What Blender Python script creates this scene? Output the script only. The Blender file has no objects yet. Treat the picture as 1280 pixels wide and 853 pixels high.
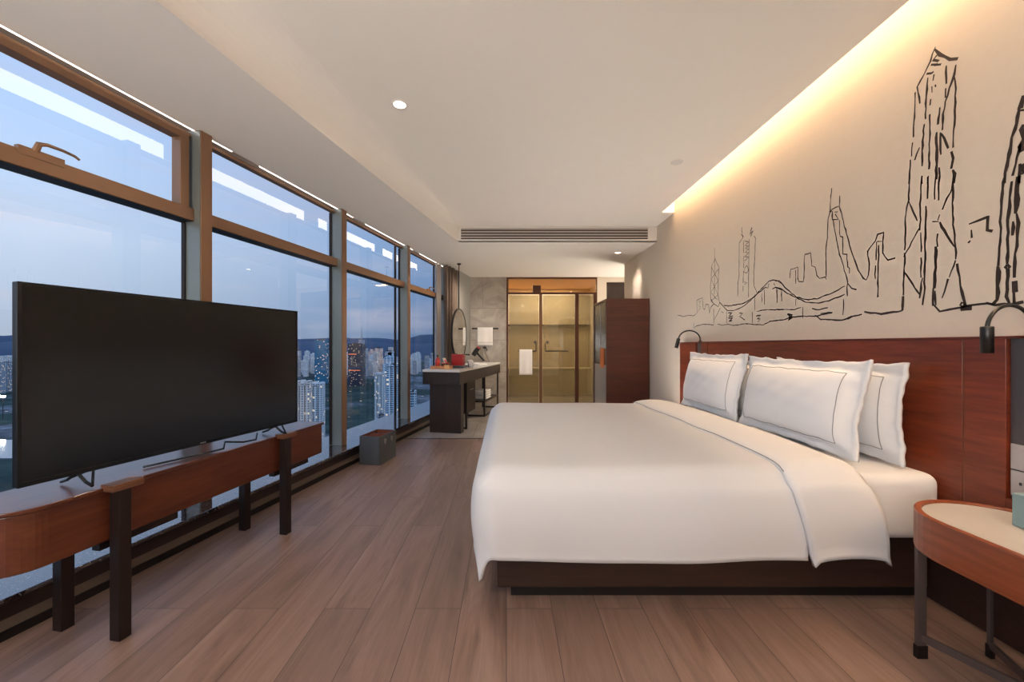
import bpy, bmesh, math, random
from mathutils import Vector, Matrix
random.seed(7)
SC = bpy.context.scene
COL = SC.collection
PI = math.pi
FPX = 500.0; CX = 633.0; CY = 432.0; CAMH = 1.10
TH = math.atan(0.204)
U = Vector((math.sin(TH), math.cos(TH), 0)); N = Vector((math.cos(TH), -math.sin(TH), 0))
ZV = Vector((0, 0, 1))

# ------------------------------------------------------------------ materials
def srgb(r, g, b):
    f = lambda c: (c/255/12.92) if c/255 <= 0.04045 else ((c/255+0.055)/1.055)**2.4
    return (f(r), f(g), f(b), 1)
def set_stops(e, stops):
    e[0].position = 0.0; e[-1].position = 1.0
    for p, c in stops[1:-1]:
        q = e.new(p); q.color = c
    e[0].position = stops[0][0]; e[0].color = stops[0][1]; e[-1].position = stops[-1][0]; e[-1].color = stops[-1][1]

class NT:
    def __init__(s, name):
        s.m = bpy.data.materials.new(name); s.m.use_nodes = True
        s.t = s.m.node_tree; s.t.nodes.clear()
        s.out = s.n('ShaderNodeOutputMaterial')
    def n(s, typ, **kw):
        nd = s.t.nodes.new(typ)
        for k, v in kw.items():
            if k.startswith('i_'):
                key = k[2:]
                key = int(key) if key.isdigit() else key.replace('_', ' ')
                nd.inputs[key].default_value = v
            else: setattr(nd, k, v)
        return nd
    def l(s, a, b): s.t.links.new(a, b)
    def math(s, op, a, b=None, c=None):
        nd = s.n('ShaderNodeMath', operation=op)
        for i, v in enumerate((a, b, c)):
            if v is None: continue
            if isinstance(v, (int, float)): nd.inputs[i].default_value = v
            else: s.l(v, nd.inputs[i])
        return nd.outputs[0]
    def mix(s, f, a, b, mode='MIX'):
        nd = s.n('ShaderNodeMix', data_type='RGBA', blend_type=mode)
        for i, v in ((0, f), (6, a), (7, b)):
            if isinstance(v, (int, float, tuple)): nd.inputs[i].default_value = v
            else: s.l(v, nd.inputs[i])
        return nd.outputs[2]
    def ramp(s, f, stops):
        nd = s.n('ShaderNodeValToRGB')
        e = nd.color_ramp.elements
        set_stops(e, stops)
        s.l(f, nd.inputs[0]); return nd.outputs[0]
    def coords(s, scale=(1, 1, 1), rot=(0, 0, 0), kind='Object'):
        tc = s.n('ShaderNodeTexCoord'); mp = s.n('ShaderNodeMapping')
        mp.inputs['Scale'].default_value = scale; mp.inputs['Rotation'].default_value = rot
        s.l(tc.outputs[kind], mp.inputs[0]); return mp.outputs[0]
    def bump(s, h, strength=0.2, dist=0.01):
        b = s.n('ShaderNodeBump'); b.inputs['Strength'].default_value = strength; b.inputs['Distance'].default_value = dist
        s.l(h, b.inputs['Height']); return b.outputs[0]
    def bsdf(s, color=None, rough=0.5, metal=0, spec=0.5, normal=None, emis=None, estr=0, **kw):
        p = s.n('ShaderNodeBsdfPrincipled')
        for key, v in (('Base Color', color), ('Roughness', rough), ('Metallic', metal), ('Specular IOR Level', spec),
                       ('Emission Color', emis), ('Emission Strength', estr)):
            if v is None: continue
            if isinstance(v, (int, float, tuple)): p.inputs[key].default_value = v
            else: s.l(v, p.inputs[key])
        if normal is not None: s.l(normal, p.inputs['Normal'])
        for k, v in kw.items(): p.inputs[k.replace('_', ' ')].default_value = v
        s.l(p.outputs[0], s.out.inputs[0]); return p

def plain(name, col, rough=0.5, metal=0, spec=0.5, noise=0.06, nscale=8, bump=0.0, **kw):
    t = NT(name)
    co = t.coords()
    nz = t.n('ShaderNodeTexNoise', i_Scale=nscale, i_Detail=4.0); t.l(co, nz.inputs[0])
    dark = tuple(c*(1-noise) for c in col[:3])+(1,); lite = tuple(min(1, c*(1+noise)) for c in col[:3])+(1,)
    c = t.mix(nz.outputs[0], dark, lite)
    nm = t.bump(nz.outputs[0], bump, 0.01) if bump else None
    t.bsdf(c, rough, metal, spec, nm, **kw); return t.m

def emit(name, col, strength):
    t = NT(name); e = t.n('ShaderNodeEmission'); e.inputs[0].default_value = col; e.inputs[1].default_value = strength
    t.l(e.outputs[0], t.out.inputs[0]); return t.m

def wood(name, c1, c2, c3, axis='Y', rough=0.35, scale=1.0, coat=0.0):
    t = NT(name)
    st = {'X': (0.6, 7, 7), 'Y': (7, 0.6, 7), 'Z': (7, 7, 0.6)}[axis]
    co = t.coords(tuple(v*scale for v in st))
    nz = t.n('ShaderNodeTexNoise', i_Scale=1.6, i_Detail=6.0, i_Roughness=0.6, i_Distortion=0.8); t.l(co, nz.inputs[0])
    fine = t.n('ShaderNodeTexNoise', i_Scale=9.0, i_Detail=3.0, i_Distortion=0.3); t.l(co, fine.inputs[0])
    a = t.ramp(nz.outputs[0], [(0.25, c1), (0.5, c2), (0.75, c3)])
    b = t.mix(0.35, a, t.ramp(fine.outputs[0], [(0.3, c1), (0.7, c3)]))
    t.bsdf(b, rough, 0, 0.4, t.bump(fine.outputs[0], 0.08, 0.003), Coat_Weight=coat, Coat_Roughness=0.2)
    return t.m

def floor_planks():
    t = NT('oak_planks')
    tc = t.n('ShaderNodeTexCoord'); mp = t.n('ShaderNodeMapping')
    mp.inputs['Rotation'].default_value = (0, 0, PI/2); t.l(tc.outputs['Object'], mp.inputs[0])
    br = t.n('ShaderNodeTexBrick', offset=0.37, i_Scale=1.0)
    br.inputs['Color1'].default_value = (0, 0, 0, 1); br.inputs['Color2'].default_value = (1, 1, 1, 1)
    br.inputs['Mortar'].default_value = (0.5, 0.5, 0.5, 1)
    br.inputs['Mortar Size'].default_value = 0.0011; br.inputs['Brick Width'].default_value = 1.22; br.inputs['Row Height'].default_value = 0.19
    t.l(mp.outputs[0], br.inputs[0])
    # per plank offset for the grain
    off = t.n('ShaderNodeVectorMath', operation='SCALE'); t.l(br.outputs['Color'], off.inputs[0]); off.inputs[3].default_value = 9.0
    add = t.n('ShaderNodeVectorMath', operation='ADD'); t.l(mp.outputs[0], add.inputs[0]); t.l(off.outputs[0], add.inputs[1])
    sc = t.n('ShaderNodeMapping'); sc.inputs['Scale'].default_value = (0.8, 6.5, 1); t.l(add.outputs[0], sc.inputs[0])
    nz = t.n('ShaderNodeTexNoise', i_Scale=1.5, i_Detail=7.0, i_Roughness=0.62, i_Distortion=1.1); t.l(sc.outputs[0], nz.inputs[0])
    sc2 = t.n('ShaderNodeMapping'); sc2.inputs['Scale'].default_value = (2, 90, 1); t.l(add.outputs[0], sc2.inputs[0])
    fn = t.n('ShaderNodeTexNoise', i_Scale=1.5, i_Detail=3.0); t.l(sc2.outputs[0], fn.inputs[0])
    g = t.ramp(nz.outputs[0], [(0.30, srgb(98, 75, 65)), (0.5, srgb(136, 109, 96)), (0.68, srgb(155, 128, 115))])
    tone = t.mix(t.math('MULTIPLY', br.outputs['Color'], 0.6), g, srgb(112, 90, 80))
    f2 = t.mix(0.16, tone, t.ramp(fn.outputs[0], [(0.3, srgb(90, 72, 64)), (0.7, srgb(150, 130, 118))]))
    c = t.mix(br.outputs['Fac'], f2, srgb(52, 38, 33))
    hb = t.math('SUBTRACT', t.math('MULTIPLY', fn.outputs[0], 0.3), br.outputs['Fac'])
    t.bsdf(c, 0.42, 0, 0.4, t.bump(hb, 0.18, 0.002)); return t.m

def tiles(name, c1, c2, joint, w, h, rot=(0, 0, 0), rough=0.3, vein=0.5, offset=0.5, mortar=0.003, nscale=2.5):
    t = NT(name); co = t.coords(rot=rot)
    br = t.n('ShaderNodeTexBrick', offset=offset, i_Scale=1.0)
    br.inputs['Mortar Size'].default_value = mortar; br.inputs['Brick Width'].default_value = w; br.inputs['Row Height'].default_value = h
    br.inputs['Color1'].default_value = (0.9, 0.9, 0.9, 1); br.inputs['Color2'].default_value = (1, 1, 1, 1); br.inputs['Mortar'].default_value = (1, 1, 1, 1)
    t.l(co, br.inputs[0])
    nz = t.n('ShaderNodeTexNoise', i_Scale=nscale, i_Detail=8.0, i_Roughness=0.6, i_Distortion=1.6); t.l(co, nz.inputs[0])
    base = t.ramp(nz.outputs[0], [(0.3, c1), (0.5, t_mid(c1, c2)), (0.65, c2)])
    base = t.mix(1.0, base, br.outputs['Color'], 'MULTIPLY')
    c = t.mix(br.outputs['Fac'], base, joint)
    t.bsdf(c, rough, 0, 0.5); return t.m
def t_mid(a, b): return tuple((x+y)/2 for x, y in zip(a, b))

def glass(name, tint, refl_add=0.0, rough=0.0, diffuse=0.0, dcol=(0.5, 0.5, 0.5, 1)):
    """thin sheet: tinted straight-through + fresnel mirror; shadows pass"""
    t = NT(name)
    tr = t.n('ShaderNodeBsdfTransparent'); tr.inputs[0].default_value = tint
    gl = t.n('ShaderNodeBsdfGlossy'); gl.inputs['Roughness'].default_value = rough; gl.inputs[0].default_value = (1, 1, 1, 1)
    fr = t.n('ShaderNodeFresnel', i_IOR=1.45)
    f = t.math('ADD', t.math('MULTIPLY', fr.outputs[0], 1.4), refl_add)
    geo = t.n('ShaderNodeNewGeometry')       # the sheet's rear face: no mirror of its own
    f = t.math('MULTIPLY', t.math('MINIMUM', f, 0.95), t.math('SUBTRACT', 1.0, geo.outputs['Backfacing']))
    last = tr.outputs[0]
    if diffuse:
        df = t.n('ShaderNodeBsdfTranslucent'); df.inputs[0].default_value = dcol
        m0 = t.n('ShaderNodeMixShader'); m0.inputs[0].default_value = diffuse
        t.l(last, m0.inputs[1]); t.l(df.outputs[0], m0.inputs[2]); last = m0.outputs[0]
    m = t.n('ShaderNodeMixShader'); t.l(f, m.inputs[0]); t.l(last, m.inputs[1]); t.l(gl.outputs[0], m.inputs[2])
    t.l(m.outputs[0], t.out.inputs[0]); return t.m

def facade(name, wall, win, floor_h=3.1, col_w=3.4, wfrac=0.55, hfrac=0.55, lit=0.06, seed=0.0, rough=0.6, litcol=(1, 0.75, 0.45, 1), ls=1.2):
    t = NT(name)
    tc = t.n('ShaderNodeTexCoord'); sp = t.n('ShaderNodeSeparateXYZ'); t.l(tc.outputs['Object'], sp.inputs[0])
    xy = t.math('ADD', t.math('MULTIPLY', sp.outputs[0], 1/col_w), t.math('MULTIPLY', sp.outputs[1], 1/col_w))
    zz = t.math('MULTIPLY', sp.outputs[2], 1/floor_h)
    fx = t.math('FRACT', xy); fz = t.math('FRACT', zz)
    inwin = t.math('MULTIPLY', t.math('LESS_THAN', fx, wfrac), t.math('LESS_THAN', fz, hfrac))
    geo = t.n('ShaderNodeNewGeometry'); sn = t.n('ShaderNodeSeparateXYZ'); t.l(geo.outputs['Normal'], sn.inputs[0])
    vert = t.math('LESS_THAN', t.math('ABSOLUTE', sn.outputs[2]), 0.5)
    inwin = t.math('MULTIPLY', inwin, vert)
    cell = t.n('ShaderNodeCombineXYZ'); t.l(t.math('FLOOR', xy), cell.inputs[0]); t.l(t.math('FLOOR', zz), cell.inputs[1]); cell.inputs[2].default_value = seed
    wn = t.n('ShaderNodeTexWhiteNoise', noise_dimensions='3D'); t.l(cell.outputs[0], wn.inputs[0])
    c = t.mix(inwin, wall, win)
    litm = t.math('MULTIPLY', inwin, t.math('LESS_THAN', wn.outputs[0], lit))
    t.bsdf(c, rough, 0, 0.5, None, litcol, t.math('MULTIPLY', litm, ls)); return t.m

# ------------------------------------------------------------------ mesh builder
class MB:
    def __init__(s): s.bm = bmesh.new()
    def box(s, x0, x1, y0, y1, z0, z1, M=None):
        vs = [s.bm.verts.new((x, y, z)) for z in (z0, z1) for y in (y0, y1) for x in (x0, x1)]
        for f in ((0, 1, 3, 2), (4, 6, 7, 5), (0, 4, 5, 1), (2, 3, 7, 6), (0, 2, 6, 4), (1, 5, 7, 3)):
            s.bm.faces.new([vs[i] for i in f])
        if M is not None:
            for v in vs: v.co = M @ v.co
        return s
    def prism(s, pts, z0, z1, M=None):
        a = [s.bm.verts.new((p[0], p[1], z0)) for p in pts]; b = [s.bm.verts.new((p[0], p[1], z1)) for p in pts]
        s.bm.faces.new(a[::-1]); s.bm.faces.new(b); n = len(pts)
        for i in range(n): s.bm.faces.new([a[i], a[(i+1) % n], b[(i+1) % n], b[i]])
        if M is not None:
            for v in a+b: v.co = M @ v.co
        return s
    def tube(s, pts, r, seg=12, cap=True):
        pts = [Vector(p) for p in pts]; rings = []
        rs = r if isinstance(r, (list, tuple)) else [r]*len(pts)
        prev = None
        for i, p in enumerate(pts):
            d = (pts[min(i+1, len(pts)-1)]-pts[max(i-1, 0)]).normalized()
            if prev is None:
                a = d.orthogonal().normalized()
            else:
                a = (prev-d*prev.dot(d)).normalized()
            prev = a; b = d.cross(a)
            rings.append([s.bm.verts.new(p+(a*math.cos(t)+b*math.sin(t))*rs[i]) for t in [2*PI*k/seg for k in range(seg)]])
        for r0, r1 in zip(rings, rings[1:]):
            for k in range(seg): s.bm.faces.new([r0[k], r0[(k+1) % seg], r1[(k+1) % seg], r1[k]])
        if cap: s.bm.faces.new(rings[0][::-1]); s.bm.faces.new(rings[-1])
        return s
    def lathe(s, prof, seg=24, M=None):
        """prof: (r, z) list, around z"""
        rings = []; allv = []
        for r, z in prof:
            if r < 1e-6: v = s.bm.verts.new((0, 0, z)); rings.append([v]); allv.append(v)
            else:
                rg = [s.bm.verts.new((r*math.cos(2*PI*k/seg), r*math.sin(2*PI*k/seg), z)) for k in range(seg)]
                rings.append(rg); allv += rg
        for a, b in zip(rings, rings[1:]):
            for k in range(seg):
                k2 = (k+1) % seg
                if len(a) == 1 and len(b) == 1: continue
                if len(a) == 1: s.bm.faces.new([a[0], b[k], b[k2]])
                elif len(b) == 1: s.bm.faces.new([a[k], a[k2], b[0]])
                else: s.bm.faces.new([a[k], a[k2], b[k2], b[k]])
        if M is not None:
            for v in allv: v.co = M @ v.co
        return s
    def grid(s, fn, nu, nv, close_u=False):
        vs = [[s.bm.verts.new(fn(i/nu, j/nv)) for j in range(nv+1)] for i in range(nu+1)]
        for i in range(nu):
            for j in range(nv): s.bm.faces.new([vs[i][j], vs[i+1][j], vs[i+1][j+1], vs[i][j+1]])
        return s
    def quad(s, *p): s.bm.faces.new([s.bm.verts.new(q) for q in p]); return s
    def build(s, name, mat, parent=None, smooth=False, bevel=0, sub=0, solid=0, weld=0, recalc=True):
        if weld: bmesh.ops.remove_doubles(s.bm, verts=s.bm.verts, dist=weld)
        if recalc: bmesh.ops.recalc_face_normals(s.bm, faces=s.bm.faces)
        me = bpy.data.meshes.new(name); s.bm.to_mesh(me); s.bm.free()
        if smooth:
            for p in me.polygons: p.use_smooth = True
        o = bpy.data.objects.new(name, me); COL.objects.link(o); me.materials.append(mat)
        if solid: m = o.modifiers.new('so', 'SOLIDIFY'); m.thickness = solid; m.offset = -1
        if bevel: m = o.modifiers.new('bv', 'BEVEL'); m.width = bevel; m.segments = 3; m.limit_method = 'ANGLE'; m.angle_limit = 0.6
        if sub: m = o.modifiers.new('ss', 'SUBSURF'); m.levels = sub; m.render_levels = sub
        if parent is not None: o.parent = parent
        return o

def tag(o, label=None, cat=None, group=None, kind=None):
    if label: o['label'] = label
    if cat: o['category'] = cat
    if group: o['group'] = group
    if kind: o['kind'] = kind
    return o
def thing(name, label, cat, loc=(0, 0, 0), rz=0, group=None, kind=None):
    o = bpy.data.objects.new(name, None); COL.objects.link(o); o.empty_display_size = 0.1
    o.location = loc; o.rotation_euler = (0, 0, rz)
    return tag(o, label, cat, group, kind)
def copy_tree(o, parent=None):
    c = o.copy(); COL.objects.link(c)
    if parent: c.parent = parent
    for ch in list(o.children): copy_tree(ch, c)
    return c
def W(s, t, h=0.0):     # s along window wall, t inward
    p = Vector((-2.362, 0, 0)) + U*s + N*t; p.z = h; return p
MW = Matrix.Translation((-2.362, 0, 0)) @ Matrix.Rotation(-TH, 4, 'Z')   # local x = inward, y = along
def wbox(mb, t0, t1, s0, s1, h0, h1): return mb.box(t0, t1, s0, s1, h0, h1, MW)
def px(x, y, Z): return Vector(((x-CX)*Z/FPX, Z, CAMH-(y-CY)*Z/FPX))

# ------------------------------------------------------------------ material set
M_ceil = plain('ceiling_paint', srgb(241, 236, 227), 0.8, noise=0.01)
M_wall = plain('wallcovering', srgb(214, 202, 186), 0.75, noise=0.03, nscale=30, bump=0.05)
M_floor = floor_planks()
M_tilefl = tiles('floor_tiles', srgb(168, 156, 145), srgb(190, 180, 170), srgb(140, 130, 120), 0.8, 0.8, rough=0.15)
M_tilewall = tiles('wall_tiles', srgb(140, 130, 118), srgb(178, 168, 155), srgb(120, 110, 100), 0.9, 0.6, rot=(PI/2, 0, 0), rough=0.28)
M_bathtile = tiles('bath_tiles', srgb(190, 174, 150), srgb(208, 194, 170), srgb(140, 126, 104), 0.6, 0.6, rot=(PI/2, 0, 0), rough=0.3)
M_bronze = plain('bronze_metal', srgb(140, 108, 84), 0.36, 0.5, noise=0.05)
M_finside = plain('grey_aluminium', srgb(132, 138, 134), 0.4, 0.55, noise=0.04)
M_darkmetal = plain('dark_metal', srgb(44, 35, 32), 0.4, 0.5)
M_black = plain('black_plastic', srgb(14, 14, 15), 0.35)
M_head = wood('mahogany_panel', srgb(74, 27, 13), srgb(106, 41, 20), srgb(136, 60, 32), 'Y', 0.38, coat=0.15)
M_console = wood('console_wood', srgb(60, 28, 17), srgb(84, 42, 26), srgb(106, 58, 38), 'Y', 0.3, coat=0.3)
M_night = wood('nightstand_wood', srgb(98, 46, 25), srgb(128, 64, 37), srgb(150, 82, 50), 'Y', 0.35, coat=0.2)
M_ward = wood('wardrobe_wood', srgb(44, 19, 13), srgb(64, 29, 20), srgb(82, 40, 28), 'X', 0.4)
M_deskwood = wood('espresso_wood', srgb(28, 18, 14), srgb(40, 27, 21), srgb(50, 35, 28), 'Z', 0.4)
M_basewood = wood('bed_base_wood', srgb(34, 22, 18), srgb(50, 33, 27), srgb(60, 40, 33), 'X', 0.45)
M_linen = plain('white_linen', srgb(228, 229, 231), 0.8, noise=0.012, nscale=5, bump=0.05, spec=0.2)
M_linen2 = plain('white_sateen', srgb(222, 223, 225), 0.65, noise=0.01, nscale=4, bump=0.04, spec=0.25)
M_thread = plain('grey_thread', srgb(120, 122, 124), 0.8)
M_marble = plain('white_marble', srgb(225, 223, 220), 0.15, noise=0.06, nscale=6)
M_granite = None
t = NT('dark_granite'); co = t.coords()
nz = t.n('ShaderNodeTexNoise', i_Scale=3.0, i_Detail=8.0, i_Roughness=0.7, i_Distortion=2.0); t.l(co, nz.inputs[0])
vo = t.n('ShaderNodeTexNoise', i_Scale=26.0, i_Detail=5.0, i_Distortion=3.5); t.l(co, vo.inputs[0])
c0 = t.ramp(nz.outputs[0], [(0.3, srgb(34, 26, 24)), (0.7, srgb(74, 60, 56))])
c1 = t.mix(t.ramp(vo.outputs[0], [(0.0, (0, 0, 0, 1)), (0.62, (0, 0, 0, 1)), (0.66, (1, 1, 1, 1))]), c0, srgb(170, 165, 170))
t.bsdf(c1, 0.09, 0, 1.0, None, IOR=1.75, Coat_Weight=0.3, Coat_Roughness=0.05, Coat_IOR=1.6); M_granite = t.m
M_beigetrim = plain('beige_trim', srgb(104, 92, 82), 0.5)
M_blacktrim = plain('black_trim', srgb(16, 13, 12), 0.45)
M_winglass = glass('window_glass', (0.97, 0.98, 0.99, 1), 0.02)
M_bathglass = glass('bronze_glass', srgb(200, 194, 178), 0.03, 0.03, 0.12, srgb(160, 160, 140))
M_transglass = glass('clear_bronze_glass', srgb(235, 215, 185), 0.03)
M_mirror = plain('mirror_silver', (0.86, 0.88, 0.88, 1), 0.02, 1.0, noise=0.0)
M_screen = plain('tv_screen', srgb(7, 7, 8), 0.2, spec=0.4, noise=0.0)
M_lampbulb = emit('warm_lamp', (1.0, 0.82, 0.6, 1), 14)
M_dimbulb = plain('unlit_lens', srgb(215, 212, 208), 0.3)
M_white = plain('white_enamel', srgb(226, 220, 212), 0.5, noise=0.01)
M_curtain = plain('taupe_curtain', srgb(112, 96, 84), 0.85, noise=0.1, nscale=20)
M_sheer = plain('pale_curtain', srgb(176, 168, 162), 0.85, noise=0.05)
M_leather = plain('grey_leather', srgb(72, 76, 80), 0.5, noise=0.1, nscale=60, bump=0.1)
M_leatherin = plain('red_brown_lining', srgb(108, 58, 44), 0.6)
M_red = plain('red_lacquer', srgb(165, 14, 16), 0.3)
M_orange = plain('tan_leather', srgb(206, 112, 50), 0.5)
M_teal = plain('dark_teal_panel', srgb(28, 42, 48), 0.25)
M_greypanel = plain('grey_panel', srgb(70, 66, 68), 0.35, 0.2)
M_silver = plain('brushed_plate', srgb(168, 162, 160), 0.35, 0.3)
M_towel = plain('towel_cotton', srgb(240, 236, 232), 0.95, noise=0.05, nscale=90, bump=0.3)

# ------------------------------------------------------------------ room shell
Yb, Yf = -2.6, 7.55
XR = 1.87
HL, HM = 2.39, 2.58
def cX(c, Y): return c+0.204*Y
YT = 4.72
mb = MB(); mb.prism([(cX(-2.17, Yb), Yb), (XR, Yb), (XR, YT), (cX(-2.17, YT), YT)], -0.05, 0)
tag(mb.build('floor', M_floor), 'wood plank floor of the bedroom', 'floor', kind='structure')
mb = MB(); mb.prism([(cX(-2.17, YT), YT), (3.1, YT), (3.1, Yf+2.4), (-0.9, Yf+2.4), (-0.9, Yf), (cX(-2.17, Yf), Yf)], -0.05, -0.001)
tag(mb.build('floor_tile', M_tilefl), 'pale tile floor beyond the wood planks', 'floor', kind='structure')
mb = MB(); mb.box(cX(-2.17, YT)+0.01, XR, YT-0.012, YT+0.012, 0.0, 0.003)
tag(mb.build('trim_1', M_darkmetal), 'dark threshold strip between planks and tiles', 'threshold', kind='structure')

# main ceiling with rounded edge towards window soffit
mb = MB()
Y1, Y2 = 4.45, 4.97
mb.prism([(cX(-1.615, Yb), Yb), (1.727, Yb), (1.727, Y1), (XR, Y1), (XR, Y2), (cX(-1.615, Y2), Y2)], HM, HM+0.03)
def fil(u, v):
    Y = Yb+(Y2-Yb)*u; a = v*PI/2
    wv = 0.02+0.345*(1-u**2.2); c = -1.615+wv*(1-math.sin(a))
    h = HL+(HM-HL)*math.cos(a)
    return (cX(c, Y), Y, h)
mb.grid(fil, 40, 12)
o = mb.build('ceiling', M_ceil); tag(o, 'high plain ceiling over the bed', 'ceiling', kind='structure')
# low ceiling
mb = MB()
mb.prism([(cX(-2.362, Yb), Yb), (cX(-1.615, Yb), Yb), (cX(-1.615, Y2), Y2), (cX(-2.362, Y2), Y2)], HL, HL+0.02)
mb.prism([(cX(-2.362, Y2), Y2), (3.1, Y2), (3.1, Yf), (-0.9, Yf), (cX(-2.362, Yf), Yf)], HL, HL+0.02)
tag(mb.build('ceiling_soffit', M_ceil), 'lower ceiling along the windows and over the vanity', 'ceiling', kind='structure')
# step face over the vanity lobby
mb = MB(); mb.box(cX(-1.615, Y2), XR, Y2, Y2+0.02, HL, HM+0.02)
tag(mb.build('ceiling_step', M_ceil), 'short ceiling step face holding the air grille', 'ceiling', kind='structure')
# cove slot
mb = MB(); mb.box(1.70, XR, Yb, Y1+0.02, 2.92, 2.95); mb.box(1.70, 1.715, Yb, Y1+0.02, HM+0.03, 2.92); mb.box(1.70, XR, Y1, Y1+0.02, HM+0.031, 2.92)
tag(mb.build('ceiling_cove', M_ceil), 'recessed light slot along the headboard wall', 'ceiling', kind='structure')
# pocket over windows
mb = MB()
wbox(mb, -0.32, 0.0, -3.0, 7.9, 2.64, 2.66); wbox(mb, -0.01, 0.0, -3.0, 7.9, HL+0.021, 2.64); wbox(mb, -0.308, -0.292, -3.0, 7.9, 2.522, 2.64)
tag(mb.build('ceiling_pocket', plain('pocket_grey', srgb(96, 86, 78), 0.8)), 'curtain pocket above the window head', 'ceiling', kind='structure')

# walls
mb = MB(); mb.box(XR, XR+0.08, Yb, 6.34, 0, 2.95)
tag(mb.build('wall_right', M_wall), 'tan papered wall behind the bed', 'wall', kind='structure')
mb = MB(); mb.box(XR+0.08, 3.1, 6.26, 6.34, 0, HL); mb.box(3.1, 3.18, 6.34, Yf, 0, HL)
tag(mb.build('wall_hall', M_wall), 'hall wall beyond the bed wall corner', 'wall', kind='structure')
mb = MB(); mb.box(cX(-2.62, Yf)-0.2, -0.005, Yf, Yf+0.08, 0, HL)
tag(mb.build('wall_back', M_tilewall), 'grey beige stone tile wall beside the shower glass', 'wall', kind='structure')
mb = MB()
mb.box(1.715, 1.89, Yf, Yf+0.08, 0, HL); mb.box(1.89, 3.1, Yf, Yf+0.08, 2.30, HL); mb.box(2.75, 3.1, Yf, Yf+0.08, 0, 2.30)
tag(mb.build('wall_back_right', M_wall), 'plain wall piece right of the shower glass', 'wall', kind='structure')
mb = MB(); mb.box(1.90, 2.74, Yf+0.03, Yf+0.07, 0.005, 2.295)
d = mb.build('door_1', M_deskwood); tag(d, 'dark wooden entrance door behind the wardrobe', 'door', kind='structure')
mb = MB(); mb.tube([(2.0, Yf+0.03, 1.0), (2.0, Yf-0.03, 1.0), (2.12, Yf-0.03, 1.0)], 0.01, 8); mb.build('handle', M_silver, d)
# column next to curtain
mb = MB(); wbox(mb, -0.26, 0.139, 7.08, 7.98, 0, HL)
M_col = plain('grey_plaster', srgb(150, 148, 142), 0.6, noise=0.03)
# clip the column in front of the tile wall
o = mb.build('wall_column', M_col); tag(o, 'grey column between curtain and tile wall', 'column', kind='structure')
# unseen rear wall; wide window added so the room gets daylight from behind
mb = MB()
mb.box(-3.3, XR, Yb-0.1, Yb, 0, 0.6); mb.box(-3.3, XR, Yb-0.1, Yb, 2.2, 2.95); mb.box(-3.3, -2.8, Yb-0.1, Yb, 0.6, 2.2); mb.box(-0.2, XR, Yb-0.1, Yb, 0.6, 2.2)
tag(mb.build('wall_front', M_wall), 'wall behind the viewer with an added wide window opening', 'wall', kind='structure')
mb = MB()
for x in (-2.8, -1.5, -0.26): mb.box(x, x+0.06, Yb-0.08, Yb-0.02, 0.6, 2.2)
mb.box(-2.8, -0.2, Yb-0.08, Yb-0.02, 0.6, 0.66); mb.box(-2.8, -0.2, Yb-0.08, Yb-0.02, 2.14, 2.2)
tag(mb.build('window_9', M_bronze), 'added bronze window frame in the wall behind the viewer', 'window', kind='structure')

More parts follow.
